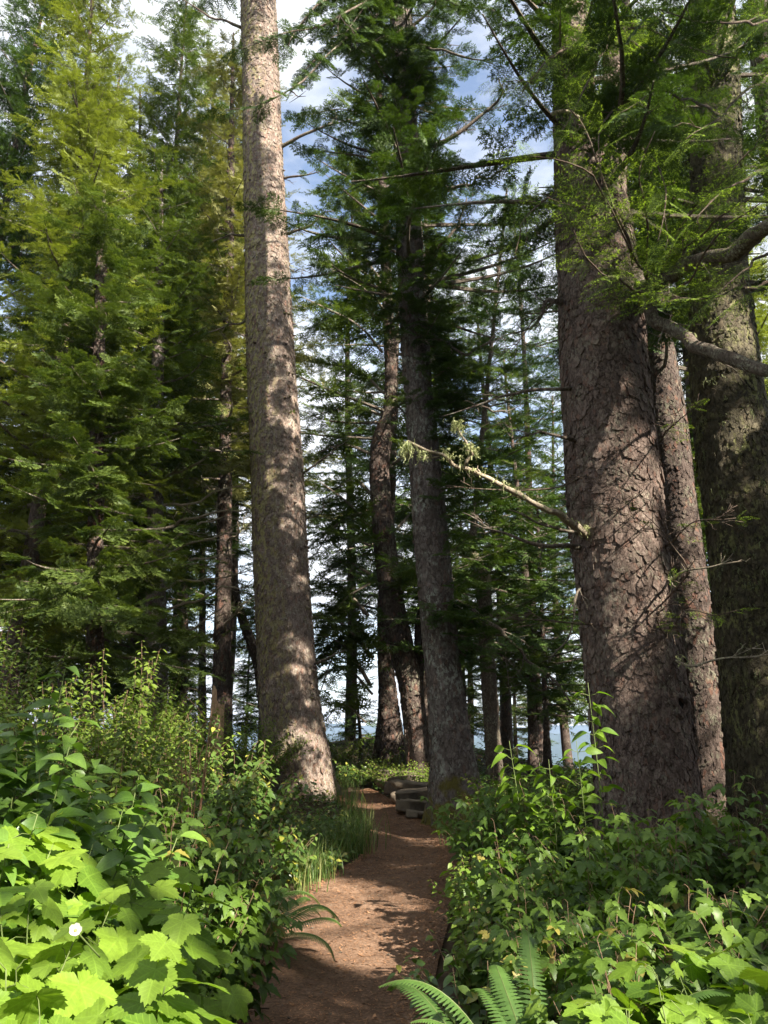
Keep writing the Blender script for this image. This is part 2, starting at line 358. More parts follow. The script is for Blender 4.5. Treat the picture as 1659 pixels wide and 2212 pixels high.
# path strip, edges read off the photograph
EL = [(330, 2600), (420, 2350), (478, 2212), (495, 2120), (560, 2040), (625, 1950), (690, 1890), (775, 1850), (788, 1800), (770, 1765), (735, 1735), (715, 1712)]
ER = [(960, 2600), (940, 2350), (930, 2212), (940, 2100), (965, 2000), (985, 1930), (992, 1880), (985, 1830), (935, 1782), (880, 1752), (842, 1725), (800, 1703)]
left = smoothpath([ground_hit(*q) for q in EL], 150); right = smoothpath([ground_hit(*q) for q in ER], 150)
def strip(L_, R2, nn=24):
    t = np.linspace(0, 1, nn)[None, :, None]; v = L_[:, None] * (1 - t) + R2[:, None] * t
    return v
v = strip(left, right)
v[..., 2] = H(v[..., 0], v[..., 1]) + .012 + .012 * fbm(v * 2.5, 3, 8) - .03 * np.exp(-((np.linspace(0, 1, 24) - .5) / .3) ** 2)[None]
v[:, 0, 2] -= .03; v[:, -1, 2] -= .03
a = Acc(); i = np.arange(149)[:, None] * 24 + np.arange(23)[None]
a.add(v.reshape(-1, 3), [np.stack([i, i + 1, i + 25, i + 24], -1).reshape(-1, 4)])
tag(link('path', a.mesh('path', [M['path']], True)), kind='structure')
PV = v
# ------------------------------------------------------------------ sunlit patches wanted on trunks, path and leaves (gaps kept open in the crowns)
LIT = []   # (point, radius)
def lit(px, py, Y, r): LIT.append((P(px, py, Y), r))
def litg(px, py, r): LIT.append((ground_hit(px, py), r))
for (px, py, r) in ((588, 60, .22), (575, 290, .25), (585, 455, .34), (600, 500, .30), (598, 545, .22), (570, 620, .18), (585, 740, .30), (610, 720, .25), (590, 780, .2), (610, 850, .14),
                    (580, 930, .30), (605, 925, .22), (600, 1030, .17), (640, 1100, .12), (575, 1200, .24), (620, 1205, .26), (645, 1250, .14), (610, 1310, .13), (600, 1385, .2), (650, 1400, .2), (640, 1450, .22),
                    (590, 1500, .24), (620, 1540, .14), (670, 1600, .26), (690, 1660, .26), (655, 1650, .16), (600, 1640, .16)):
    lit(px, py, 14.6, r * .6)
for (px, py, r) in ((1385, 935, .13), (1400, 1000, .17), (1380, 1070, .15), (1300, 1100, .12), (1310, 940, .08), (1350, 1150, .2), (1400, 1170, .22), (1330, 1200, .2), (1420, 1260, .2),
                    (1360, 1290, .22), (1320, 1340, .18), (1400, 1340, .18), (1390, 1420, .12), (1300, 1420, .1), (1340, 1490, .14), (1270, 490, .16), (1310, 560, .14), (1320, 700, .1), (1345, 250, .15), (1330, 130, .12)):
    lit(px, py, 8.5, r * .75)
for (px, py, r) in ((965, 1595, .18), (950, 1590, .14), (935, 1180, .1), (958, 1280, .08), (980, 1620, .1), (900, 300, .2)): lit(px, py, 11.2, r * .8)
for (px, py, r) in ((822, 990, .4), (845, 760, .4), (845, 850, .3), (830, 600, .4), (835, 1040, .3), (895, 1590, .35), (905, 1610, .3), (840, 1560, .5), (850, 1600, .4), (870, 1500, .2), (838, 450, .3)): lit(px, py, 17, r * .8)
for (px, py, r) in ((1570, 620, .4), (1590, 700, .3), (1560, 660, .3), (1620, 1000, .15), (1640, 880, .2), (1640, 1480, .3), (1650, 1560, .25), (1570, 60, .4), (1560, 130, .3)): lit(px, py, 9.3, r * .8)
for (px, py, r) in ((1470, 1180, .3), (1480, 1300, .3), (1500, 1260, .3), (1560, 1600, .2), (1430, 900, .2), (1520, 1480, .2)): lit(px, py, 13, r * .8)
for (px, py, r) in ((740, 2000, .2), (820, 1990, .12), (680, 2020, .16), (870, 2045, .1), (700, 2010, .17), (760, 1990, .17), (830, 2030, .15), (900, 2045, .12), (720, 1950, .13), (660, 1970, .13), (800, 1950, .09), (790, 2055, .13), (860, 2000, .08), (660, 2040, .12), (720, 2060, .12),
                    (740, 1922, .10), (810, 1905, .10), (880, 1935, .09), (930, 1945, .08), (960, 2030, .06), (860, 1865, .1), (920, 1870, .09), (960, 1868, .06), (820, 1840, .1), (900, 1820, .08),
                    (960, 1812, .10), (830, 1790, .13), (800, 1740, .2), (770, 1718, .25), (860, 1770, .06), (900, 1700, .2), (640, 1900, .2), (700, 1870, .15),
                    (640, 2190, .05), (760, 2175, .05), (820, 2205, .04)): litg(px, py, r)
for (px, py, Y, r) in ((60, 1850, 2.7, .36), (180, 1850, 2.7, .34), (120, 1980, 2.3, .4), (260, 2000, 2.3, .36), (60, 2120, 2., .4), (220, 2140, 2., .4), (380, 2050, 2.4, .32), (350, 2180, 2.2, .34), (300, 1820, 2.9, .26), (150, 1770, 3, .2),
                       (420, 1960, 2.9, .18), (480, 1800, 3.8, .25), (560, 1860, 3.9, .2), (430, 1700, 4.6, .28), (350, 1620, 5, .3), (460, 1560, 7.6, .55), (540, 1640, 8., .45), (380, 1660, 7., .4), (160, 1600, 4.2, .25), (60, 1500, 4, .25), (250, 1450, 6.5, .4), (60, 1400, 4.6, .3),
                       (460, 2080, 2.7, .2), (620, 1950, 6, .4), (640, 1860, 7.5, .35), (700, 1900, 7.8, .3), (560, 1760, 6, .3), (330, 1760, 3.6, .2), (570, 1920, 4.2, .2), (90, 1700, 3.2, .15), (460, 2180, 2.5, .15),
                       (1060, 2130, 2.7, .25), (960, 2130, 3., .22), (930, 2180, 2.8, .2), (1000, 2190, 2.7, .2), (1370, 2080, 1.95, .26), (1300, 2150, 1.95, .2), (1450, 2120, 2.0, .3), (1560, 2160, 2.0, .3), (1640, 2150, 2.0, .3), (1420, 2060, 2.3, .3), (1540, 2060, 2.3, .3), (1640, 2040, 2.3, .3), (1220, 2120, 2.6, .2), (1600, 1950, 2.7, .2), (1560, 1810, 3.8, .35), (1480, 1830, 4, .25),
                       (1280, 1560, 5.2, .3), (1270, 1640, 5, .25), (1130, 1680, 6, .3), (1180, 1740, 5.5, .25), (1020, 1840, 5., .15), (1120, 1500, 14, .8),
                       (900, 970, 7.4, .4), (985, 930, 7.6, .4), (960, 990, 7.6, .35), (1060, 1050, 7.9, .3), (1130, 1075, 8, .2), (1150, 300, 6.5, .5), (1300, 300, 6.5, .6), (1450, 350, 6.5, .6), (1560, 330, 6.5, .6), (1280, 230, 6.5, .4), (1400, 430, 6.5, .5), (1500, 500, 6.5, .4), (1220, 400, 6.5, .4),
                       (1420, 680, 7.8, .25), (1480, 730, 7.4, .25), (1600, 790, 7, .3), (1230, 250, 8., .2), (1500, 1220, 7.8, .2), (1450, 1350, 7.8, .3), (1520, 1320, 7.6, .3)):
    lit(px, py, Y, r)
for q in ((740, 1600, 20, 1.1), (850, 1630, 18, .7), (790, 1640, 18.5, .8), (900, 1640, 16, .4), (1120, 1760, 5.4, .1), (1220, 1770, 5, .12), (1300, 1830, 4.4, .09), (1180, 1900, 4, .1), (1400, 1850, 4, .1), (1480, 1930, 3.3, .1), (1280, 1960, 3.4, .09), (1340, 1740, 5, .12), (1090, 1860, 4.6, .1), (1560, 1890, 3.2, .12), (1420, 1990, 3, .1), (1150, 1980, 3.7, .1), (1250, 2090, 2.8, .12), (1040, 2150, 2.6, .2), (980, 2140, 2.6, .15), (430, 1100, 15.5, .7), (500, 1080, 15.3, .5), (480, 1250, 15.3, .7), (420, 1210, 15.5, .5), (460, 1330, 15.4, .5), (470, 980, 15.4, .4)): lit(*q)
LP_ = np.array([q[0] for q in LIT]); LR_ = np.array([q[1] for q in LIT])
def keep(c, margin=.10):
    """False for foliage that would stand between the sun and a sunlit patch"""
    c = np.asarray(c); ok = np.ones(len(c), bool)
    for p, r in zip(LP_, LR_):
        d = c - p; t = d @ SUN
        dist = np.linalg.norm(d - t[:, None] * SUN, axis=1)
        ok &= ~((t > .45 + r) & (dist < r + margin))
    return ok

# ------------------------------------------------------------------ conifer foliage
def shoot_verts(L, w, npair, hw):
    """flat needle shoot along +y: tuft triangles"""
    v = [[-w * .16, 0, 0], [w * .16, 0, 0], [0, L, 0]]; tip = [0, 0, 1]
    for k in range(npair):
        y = L * (.12 + .72 * k / npair)
        for s in (-1, 1):
            yy = y + (.3 * L / npair if s > 0 else 0)
            v += [[0, yy - hw, 0], [0, yy + hw, 0], [s * w, yy + w * .75, w * .12 * random.uniform(-1, 1.6)]]
            tip += [.0, .0, .5]
    v = np.array(v); return v, np.array(tip)
def rot_to(v, org, ang, pitch, roll):
    c, s = math.cos(roll), math.sin(roll); Rr = np.array([[c, 0, s], [0, 1, 0], [-s, 0, c]])
    c, s = math.cos(pitch), math.sin(pitch); Rp = np.array([[1, 0, 0], [0, c, -s], [0, s, c]])
    c, s = math.cos(ang), math.sin(ang); Ra = np.array([[c, s, 0], [-s, c, 0], [0, 0, 1]])
    return v @ (Ra @ Rp @ Rr).T + org
def mk_spray(level, seed, npair=2, shoot=.13, sw=.05, hw=.02, nodes=9, droop=.16, bare=.12):
    """unit side branch, +y outwards, z up; level 2 = side twigs carry shoots"""
    random.seed(seed); V = []; T = []
    def put(org, ang, pitch, L, tipv):
        v, t = shoot_verts(L, sw * L / shoot * .9 + .008, npair, hw * L / shoot)
        V.append(rot_to(v, org, ang, pitch, random.uniform(-.7, .7))); T.append(t * tipv)
    def axis(y): return np.array([.04 * math.sin(y * 5 + seed), y, -droop * y * y])
    for k in range(nodes):
        y = bare + (1 - bare) * k / nodes
        env = math.sin(math.pi * min(1, .35 + .65 * y)) ** .7 if level == 2 else 1
        for s in (-1, 1):
            o = axis(y + random.uniform(-.02, .02)); an = s * R_(random.uniform(42, 62))
            if level == 1:
                put(o, an, random.uniform(-.35, .15), shoot * (1.5 - .7 * y) * random.uniform(.75, 1.2), .2 + .8 * y)
            else:
                tl = .36 * env * random.uniform(.7, 1.15); nn = max(2, int(tl / .085)); d = np.array([math.sin(an), math.cos(an), -.18 * random.uniform(0, 1.6)])
                for q in range(nn):
                    oo = o + d * tl * (q + .3) / nn
                    for s2 in (-1, 1):
                        put(oo, an + s2 * R_(random.uniform(35, 55)), random.uniform(-.4, .15), shoot * random.uniform(.65, 1.) * (1.1 - .3 * q / nn), .15 + .6 * q / nn)
                put(o + d * tl * .9, an, -.1, shoot * 1.15, 1.)
        if level == 2 and k % 2 == 0: put(axis(y), random.uniform(-.3, .3), random.uniform(.2, .7), shoot, .2)
    put(axis(1.0), 0, -.1, shoot * 1.5, 1.)
    V = np.concatenate(V); T = np.concatenate(T); n = len(V)
    faces = [np.arange(n).reshape(-1, 3)]
    # wood twig
    ax = np.array([axis(y) for y in np.linspace(0, 1, 5)]); wv = []
    for k, pnt in enumerate(ax): wv += [pnt + [.012 * (1 - k / 5.), 0, .0], pnt - [.012 * (1 - k / 5.), 0, 0]]
    return (V, faces, T, np.zeros((n, 3))), np.array(wv)
SPR_B = [mk_spray(2, s)[0] for s in range(4)]                                   # close trees
SPR_S = [mk_spray(1, s + 20, 2, .26, .085, .03, 9)[0] for s in range(5)]        # far trees
SPR_F = [mk_spray(1, s + 30, 3, .24, .075, .022, 8)[0] for s in range(4)]
def mk_fine(seed):
    """close branchlet with single needles, unit = 1 m long twig fan"""
    random.seed(seed); V = []; T = []
    def shoot(o, ang, pitch, L, tipv):
        n = int(L / .0085)
        v = []; t = []
        for k in range(n):
            y = L * k / n; an = R_(random.uniform(45, 75)) * (1 - .35 * k / n); s = 1 if k % 2 else -1
            l = .018 * random.uniform(.8, 1.2); z = l * random.uniform(-.1, .75)
            v += [[0, y - .0030, 0], [0, y + .0030, 0], [s * l * math.sin(an), y + l * math.cos(an), z]]; t += [tipv] * 3
        v += [[-.0018, 0, 0], [.0018, 0, 0], [0, L, 0]]; t += [tipv] * 3
        v = np.array(v)
        if tipv > .5: v[:, 2] -= 6.5 * v[:, 1] ** 2 * random.uniform(.2, 1)
        V.append(rot_to(v, o, ang, pitch, random.uniform(-.5, .5))); T.append(np.array(t))
    def ax(y): return np.array([.03 * math.sin(4 * y + seed), y, -.18 * y * y])
    for k in range(11):
        y = .1 + .9 * k / 11
        for s in (-1, 1):
            an = s * R_(random.uniform(40, 58)); tl = .40 * (1.1 - y) * random.uniform(.6, 1.1) + .06; o = ax(y)
            d = np.array([math.sin(an), math.cos(an), -.15])
            L0 = 0
            while L0 < tl:
                seg = min(.11, tl - L0 + .02)
                shoot(o + d * L0, an, -.15, seg, 0. if L0 + .11 < tl else .12)
                if random.random() < .8: shoot(o + d * (L0 + seg * .5), an - s * R_(45), random.uniform(-.3, .1), random.uniform(.05, .11), random.choice((0, .1, .9)))
                if random.random() < .8: shoot(o + d * (L0 + seg * .5), an + s * R_(45), random.uniform(-.3, .1), random.uniform(.05, .11), random.choice((0, .1, .9)))
                L0 += .11
            shoot(o + d * tl, an + random.uniform(-.2, .2), -.1, .05, 1.)
            shoot(o + d * tl, an + .6, -.1, .04, 1.); shoot(o + d * tl, an - .6, -.1, .04, 1.)
    shoot(ax(1), 0, 0, .08, 1)
    V = np.concatenate(V); n = len(V)
    return (V, [np.arange(n).reshape(-1, 3)], np.concatenate(T), np.zeros((n, 3)))
FINE = [mk_fine(s) for s in range(3)]

def foliate(acc, path, protos, s0=.25, side=.6, ds=.22, mat=0, tips=1., carve=True, updir=(0, 0, 1), flat=.3, both=True, taper=.55, dens=1., hang=0.):
    path = np.asarray(path); seg = np.linalg.norm(np.diff(path, axis=0), axis=1); cum = np.r_[0, np.cumsum(seg)]; L = cum[-1]
    n = max(2, int(L * (1 - s0) / ds)); t = np.linspace(s0, 1, n) + rng.uniform(-.4, .4, n) * (1 - s0) / n; t = np.clip(t, 0, 1)
    q = np.stack([np.interp(t * L, cum, path[:, k]) for k in range(3)], -1)
    tan = nrm(np.stack([np.interp(np.clip(t * L + .05, 0, L), cum, path[:, k]) - np.interp(np.clip(t * L - .1, 0, L), cum, path[:, k]) for k in range(3)], -1))
    O = []; D = []; U = []; S = []
    for s in ((-1, 1) if both else (1,)):
        k = rng.random(n) < dens
        side_v = nrm(np.cross(tan, np.array(updir) + 1e-3)) * s
        an = R_(1) * rng.uniform(35, 68, n)
        d = tan * np.cos(an)[:, None] + side_v * np.sin(an)[:, None] + np.array([0, 0, 1.]) * rng.normal(-hang, flat * .6, n)[:, None]
        O.append(q[k]); D.append(d[k]); U.append((np.array([0, 0, 1.]) + rng.normal(0, flat, (n, 3)))[k]); S.append((side * (1 - taper * (t - s0) / (1 - s0 + 1e-6)) * rng.uniform(.65, 1.2, n))[k])
    O.append(path[-1:] * 1.); D.append(tan[-1:]); U.append(np.array([[0, 0, 1.]])); S.append(np.array([side * .7]))
    O = np.concatenate(O); D = nrm(np.concatenate(D)); U = np.concatenate(U); S = np.concatenate(S)
    if carve:
        kk = keep(O + D * (S * .5)[:, None], .03 + .14 * S); O, D, U, S = O[kk], D[kk], U[kk], S[kk]
    if not len(O): return
    Mx = frames(D, U) * S[:, None, None]
    pick = rng.integers(0, len(protos), len(O)); rb = rng.random(len(O))
    for j, pr in enumerate(protos):
        m_ = pick == j
        acc.inst(pr, Mx[m_], O[m_], rb[m_], mat, tips)

def crown(acc, line, zlo, zhi, nb, Lmax, protos, side=.6, ds=.22, elev=(-5, 25), top=.25, s0=.25, prof=.8, wood=1, tips=1., carve=True, az=None, dens=1., seed=0, r0=.03, bareprob=0., flat=.3, hang=.05, core=0):
    """line(z) -> trunk centre; limbs with flat sprays"""
    rs = random.Random(seed); nb = int(nb * 1.6); ds *= .72; side *= 1.12; flat = max(flat, .45)
    for k in range(core):
        z = zlo + (zhi - zlo) * rs.random(); a_ = rs.uniform(0, 6.28); L = rs.uniform(.5, 1.1); e = rs.uniform(-.5, .5); t = np.linspace(0, 1, 4)[:, None]
        foliate(acc, line(z) + np.array([math.cos(a_) * math.cos(e), math.sin(a_) * math.cos(e), math.sin(e)]) * (.1 + L * t), protos, .1, side * .8, ds * 1.3, 0, tips, carve, flat=.5)
    for k in range(nb):
        f = (k + rs.random()) / nb; z = zlo + (zhi - zlo) * f
        a_ = rs.uniform(0, 2 * math.pi) if az is None else R_(rs.uniform(*az))
        L = Lmax * max(top, (1 - f) ** prof) * rs.uniform(.6, 1.1)
        e = R_(elev[0] + (elev[1] - elev[0]) * f + rs.uniform(-10, 10))
        p0 = line(z); d = np.array([math.cos(a_) * math.cos(e), math.sin(a_) * math.cos(e), math.sin(e)])
        t = np.linspace(0, 1, 8)[:, None]; wob = np.array([rs.uniform(-1, 1), rs.uniform(-1, 1), 0]) * .10 * L
        pth = p0 + d * L * t + np.array([0, 0, 1]) * (rs.uniform(-.16, .04) * L) * t ** 2 + np.array([0, 0, 1]) * .10 * L * t ** 3 + wob * np.sin(t * 3.1)
        if not keep(pth[4:5], .02)[0] and carve: continue
        tube(acc, pth, r0 * (L / Lmax) ** .6 * (1 - .85 * t[:, 0]), 5, wood, rs.random())
        if rs.random() < bareprob: continue
        foliate(acc, pth, protos, s0, side * (.55 + .45 * L / Lmax), ds, 0, tips, carve, dens=dens, flat=flat, hang=hang)

# ------------------------------------------------------------------ trunks
def trunk_line(Y, rows, zbase, ztop, top_r=.015):
    """rows (py, xl, xr) at world depth Y (a number or a pair bottom/top)"""
    rows = sorted(rows, reverse=True); pts = []; rr = []
    for (py, xl, xr) in rows:
        c = (xl + xr) / 2; pts.append(P(c, py, Y)); rr.append((xr - xl) / 2 / FPX * depth(c, py, Y))
    pts = np.array(pts); rr = np.array(rr); kz = pts[:, 2] < ztop - .5
    if kz.sum() >= 3: pts, rr = pts[kz], rr[kz]
    if pts[0][2] > zbase - .3:
        b = pts[0].copy(); dz = pts[0][2] - (zbase - .3); b[2] = zbase - .3
        pts = np.vstack([b, pts]); rr = np.r_[rr[0] * (1.0 + .12 * min(dz, 1.5)), rr]
    if ztop > pts[-1][2]:
        d = (pts[-1] - pts[-3]) / (pts[-1][2] - pts[-3][2]); dz = ztop - pts[-1][2]
        for q in (.5, 1.):
            pts = np.vstack([pts, pts[-1 if q == .5 else -2] + d * dz * q]); rr = np.r_[rr, rr[-1 if q == .5 else -2] * (1 - q) + top_r * q]
    zz = pts[:, 2]
    def line(z):
        z = np.asarray(z, float); return np.stack([np.interp(z, zz, pts[:, 0]), np.interp(z, zz, pts[:, 1]), z], -1)
    def rad(z): return np.interp(z, zz, rr)
    line.z0, line.z1 = zz[0], zz[-1]
    return line, rad
def mk_trunk(acc, line, rad, zbase, dz=.06, ns=72, flare=.0, lump=.04, seed=0, mat=0, flakes=0, fs=.05, flute=.12, lift=.012, zfl=None, fine=0.006):
    z = np.arange(line.z0, line.z1, dz); c = line(z)
    # smooth the centre line
    for _ in range(6): c[1:-1] = (c[:-2] + 2 * c[1:-1] + c[2:]) / 4
    r = rad(z); k = max(3, int(.5 / dz)); r = np.convolve(np.pad(r, k, 'edge'), np.ones(2 * k + 1) / (2 * k + 1), 'valid')
    a_ = np.linspace(0, 2 * np.pi, ns, endpoint=False)
    def R(z_, a__, r_):
        hb = np.clip(z_ - zbase, 0, 99)
        fl = flare * np.exp(-hb / .45) * (1 + .9 * np.cos(a__ * 5 + seed + .6 * np.sin(z_)) * .6 + .4 * np.cos(a__ * 3 + seed * 2))
        ft = flute * np.exp(-hb / 1.6) * (np.cos(a__ * 4 + seed * 1.7) * .5 + np.cos(a__ * 7 + seed) * .3)
        q = np.stack([np.cos(a__) * 1.6, np.sin(a__) * 1.6, z_ * .7 + seed * 7], -1)
        q2 = np.stack([np.cos(a__) * r_ * 16, np.sin(a__) * r_ * 16, z_ * 6 + seed], -1)
        q3 = np.stack([np.cos(a__) * r_ * 45, np.sin(a__) * r_ * 45, z_ * 26 + seed], -1)
        return r_ * (1 + fl + ft + lump * fbm(q, 2, seed)) + .010 * fbm(q2, 2, seed + 3) + fine * noise(q3, seed + 5)
    ZZ, AA = np.meshgrid(z, a_, indexing='ij'); RR = R(ZZ, AA, np.repeat(r[:, None], ns, 1))
    v = c[:, None] + np.stack([RR * np.cos(AA), RR * np.sin(AA), 0 * RR], -1)
    i = np.arange(len(z) - 1)[:, None] * ns; j = np.arange(ns)[None]; kk = (j + 1) % ns
    f = np.stack([i + j, i + kk, i + ns + kk, i + ns + j], -1).reshape(-1, 4)
    acc.add(v.reshape(-1, 3), [f, np.array([[(len(z) - 1) * ns + q for q in range(ns)]])], .45, 0, mat)
    if flakes:
        n = flakes; zmax = zfl or line.z1
        zf = rng.uniform(zbase, min(zmax, line.z1 - .1), n); af = -math.pi / 2 + rng.uniform(-2.3, 2.3, n)
        cf = np.stack([np.interp(zf, z, c[:, q]) for q in range(3)], -1); rf = np.interp(zf, z, r)
        Rf = R(zf, af, rf); ou = np.stack([np.cos(af), np.sin(af), 0 * af], -1); tg = np.stack([-np.sin(af), np.cos(af), 0 * af], -1); up = np.array([0, 0, 1.])
        cen = cf + ou * (Rf)[:, None]
        s = fs * np.exp(rng.normal(0, .38, n)); ang = rng.uniform(0, 2 * np.pi, n)
        m_ = 7; th = np.linspace(0, 2 * np.pi, m_, endpoint=False)
        rr = rng.uniform(.55, 1.15, (n, m_)); lx = rr * np.cos(th) * s[:, None] * .5; ly = rr * np.sin(th) * s[:, None] * .62
        tilt = (lx * np.cos(ang)[:, None] + np.minimum(0, ly * 1.0) * 1) * -.16
        lv = lift * rng.uniform(.1, 1, n)[:, None] + np.abs(tilt)
        v = cen[:, None] + lx[..., None] * tg[:, None] + ly[..., None] * up + (lv - (lx ** 2) / (2 * Rf[:, None]))[..., None] * ou[:, None]
        # skirt: second ring pressed into the trunk gives thickness
        v2 = cen[:, None] + (lx * .9)[..., None] * tg[:, None] + (ly * .9)[..., None] * up - (.01) * ou[:, None]
        V = np.concatenate([v, v, v2], 1).reshape(-1, 3); b = (np.arange(n) * 3 * m_)[:, None]
        top = b + np.arange(m_)[None]; jj = np.arange(m_); j2 = (jj + 1) % m_
        sk = np.stack([b + jj + m_, b + jj + 2 * m_, b + j2 + 2 * m_, b + j2 + m_], -1).reshape(-1, 4)
        acc.add(V, [top, sk], np.repeat(.45 + .5 * (rng.random(n) - .5), 3 * m_), 0, mat)
    return c

def beard(acc, p, L=.25, n=30, w=.012, spread=.08, mat=0):
    """hanging lichen: crinkled ribbons"""
    for k in range(n):
        o = np.asarray(p) + rng.normal(0, spread, 3) * [1, 1, .5]; l = L * rng.uniform(.35, 1.1); m_ = 6
        t = np.linspace(0, 1, m_)[:, None]
        c = o + np.array([0, 0, -l]) * t + np.cumsum(rng.normal(0, .012, (m_, 3)), 0); ww = (w * rng.uniform(.4, 1) * (1 - .8 * t)); sd = nrm(rng.normal(0, 1, 3) * [1, 1, .1])
        v = np.empty((2 * m_, 3)); v[0::2] = c - sd * ww; v[1::2] = c + sd * ww
        i = np.arange(m_ - 1) * 2
        acc.add(v, [np.stack([i, i + 1, i + 3, i + 2], -1)], rng.random(), 0, mat)

def limb_path(pts, n=26, wig=.03, seed=0, axisY=None):
    if axisY is not None and abs(pts[0][2] - axisY) < 1.3: pts = [(pts[0][0], pts[0][1], axisY)] + list(pts)
    p = smoothpath([P(*q) for q in pts], n)
    t = np.arange(n)
    w_ = np.stack([noise(np.stack([t * .45, t * 0. + 3 * k, t * 0. + seed], -1), 2) for k in range(3)], -1) * wig
    w_[0] = 0
    return p + w_
def limb(parent, pts, r0, r1, m='limb', protos=None, label=None, n=26, wig=.03, side=.5, ds=.2, s0=.15, twigs=0, name='limb', foli='spruce', tips=1., beards=0, carve=False, dens=1., hang=.05, flat=.3, tl=.5, seed=1, tuft=0):
    """one hero limb as its own part; its foliage and lichen are sub-parts"""
    a = Acc(); pth = limb_path(pts, n, wig, seed, parent.location[1]); rad = np.linspace(r0, r1, n) ** 1.0
    tube(a, pth, rad, 10, 0, .5, .25)
    rs = random.Random(seed)
    for k in range(twigs):
        i_ = rs.randint(int(n * .15), n - 2); L = tl * rs.uniform(.3, 1); d = nrm(pth[min(n - 1, i_ + 1)] - pth[i_ - 1]) + np.array([rs.uniform(-.9, .9), rs.uniform(-.6, .6), rs.uniform(-.7, .7)])
        d = nrm(d); t = np.linspace(0, 1, 7)[:, None]
        q = pth[i_] + d * L * t + np.array([rs.uniform(-.2, .2), 0, rs.uniform(-.3, .25)]) * L * t ** 2 + rng.normal(0, .012, (7, 3)) * t
        tube(a, q, np.linspace(min(.011, r0 * .3), .003, 7), 5, 0, rs.random())
        if L > .2:
            for _ in range(3):
                j = rs.randint(2, 5); d2 = nrm(d + np.array([rs.uniform(-1, 1), rs.uniform(-1, 1), rs.uniform(-.8, .8)])); t5 = np.linspace(0, 1, 4)[:, None]
                tube(a, q[j] + d2 * L * .45 * t5, np.linspace(.005, .002, 4), 4, 0, rs.random())
    org = np.array(parent.location)
    o = link(name, a.mesh(name, [M[m]], True, org), parent)
    if label: o['label'] = label
    if protos:
        b = Acc(); foliate(b, pth, protos, s0, side, ds, 0, tips, carve, dens=dens, hang=hang, flat=flat)
        # twig wood inside sprays: thin axes
        if b.n: link('foliage', b.mesh('foliage', [M[foli]], False, org), o)
    if beards or tuft:
        b = Acc()
        for k in range(beards): beard(b, pth[rs.randint(2, n - 1)], rs.uniform(.08, .28), 14, .008, .03)
        for k in range(tuft):
            p_ = pth[rs.randint(2, n - 1)]; beard(b, p_ + np.array([0, 0, .04]), .06, 10, .012, .035)
        link('beard_lichen', b.mesh('beard_lichen', [M['lichen']], False, org), o)
    return o, pth

# ------------------------------------------------------------------ spruces in the frame
def tree(name, label, Y, rows, ztop, bark, crowns=(), trunk_kw=None, group=None, foli='spruce', cat='tree', extra=None, yb=None, forks=()):
    px = (rows[0][1] + rows[0][2]) / 2; p0 = P(px, rows[0][0], Y); zb = float(H(p0[0], Y))
    line, rad = trunk_line(Y, rows, zb, ztop)
    root = thing(name, (p0[0], Y, zb), label, cat, group)
    a = Acc(); kw = dict(dz=.07, ns=48, flare=.15, seed=Y); kw.update(trunk_kw or {})
    mk_trunk(a, line, rad, zb, **kw)
    for (Yf, rf, zt) in forks:
        l2, r2 = trunk_line(Yf, rf, -99, zt); l2.z0 = l2(0)[2] if False else P((rf[0][1] + rf[0][2]) / 2, rf[0][0], Yf)[2]
        mk_trunk(a, l2, r2, l2.z0 - 5, dz=.08, ns=28, seed=Yf + 2, flakes=int(kw.get('flakes', 0) * .15), fs=kw.get('fs', .05))
    link('trunk', a.mesh('trunk', [M[bark]], True, root.location), root)
    if crowns:
        b = Acc()
        for ck in crowns: crown(b, line, **ck)
        if extra: extra(b, line)
        if b.n: link('crown', b.mesh('crown', [M[foli], M['limb']], False, root.location), root)
    return root, line, rad

# A: the tall pale trunk left of the path
tA, lA, rA = tree('spruce_tree', 'tall pale flaky spruce trunk with sun patches, beside the path on its left', 15,
    [(1725, 590, 724), (1660, 578, 714), (1600, 572, 703), (1500, 561, 688), (1400, 557, 679), (1300, 552, 671), (1200, 548, 664), (1100, 545, 659), (1000, 542, 654), (900, 538, 645),
     (800, 535, 638), (700, 532, 632), (600, 530, 626), (500, 529, 620), (400, 527, 614), (300, 526, 608), (200, 525, 604), (100, 523, 600), (0, 520, 596)],
    26, 'barkA', [dict(zlo=19.5, zhi=25.5, nb=34, Lmax=3.2, protos=SPR_S, side=.7, ds=.28, seed=1, r0=.05)],
    dict(dz=.035, ns=120, flare=.10, flakes=9000, fs=.055, lump=.012, flute=.2, lift=.012, seed=3, fine=.006))
# B: trunk right of the path with foliage down its right side
def b_extra(b, line):
    for k in range(340):
        z = random.uniform(2.7, 8.5) if k % 2 else random.uniform(8, 13.5); a_ = R_(random.choice((random.uniform(-75, 35), random.uniform(-75, 35), random.uniform(-130, 60))) if z < 7.5 else random.uniform(-200, 60)); rr = float(rB_(z)) * .85
        if 3.6 < z < 5.0 and random.random() < .5: continue
        if z < 7.5 and a_ < R_(-55) and random.random() < .75: continue
        p0 = line(z) + np.array([math.cos(a_), math.sin(a_), 0]) * rr; L = random.uniform(.25, .95); e = R_(random.uniform(-45, 10))
        d = np.array([math.cos(a_) * math.cos(e), math.sin(a_) * math.cos(e), math.sin(e)]); t = np.linspace(0, 1, 5)[:, None]
        pth = p0 + d * L * t + np.array([0, 0, .2]) * L * t ** 2
        tube(b, pth, .010 * (1 - .7 * t[:, 0]), 4, 1); foliate(b, pth, SPR_B, .1, .36, .14, 0, 1., k % 3 == 0, flat=.35)
def rB_(z): return .3
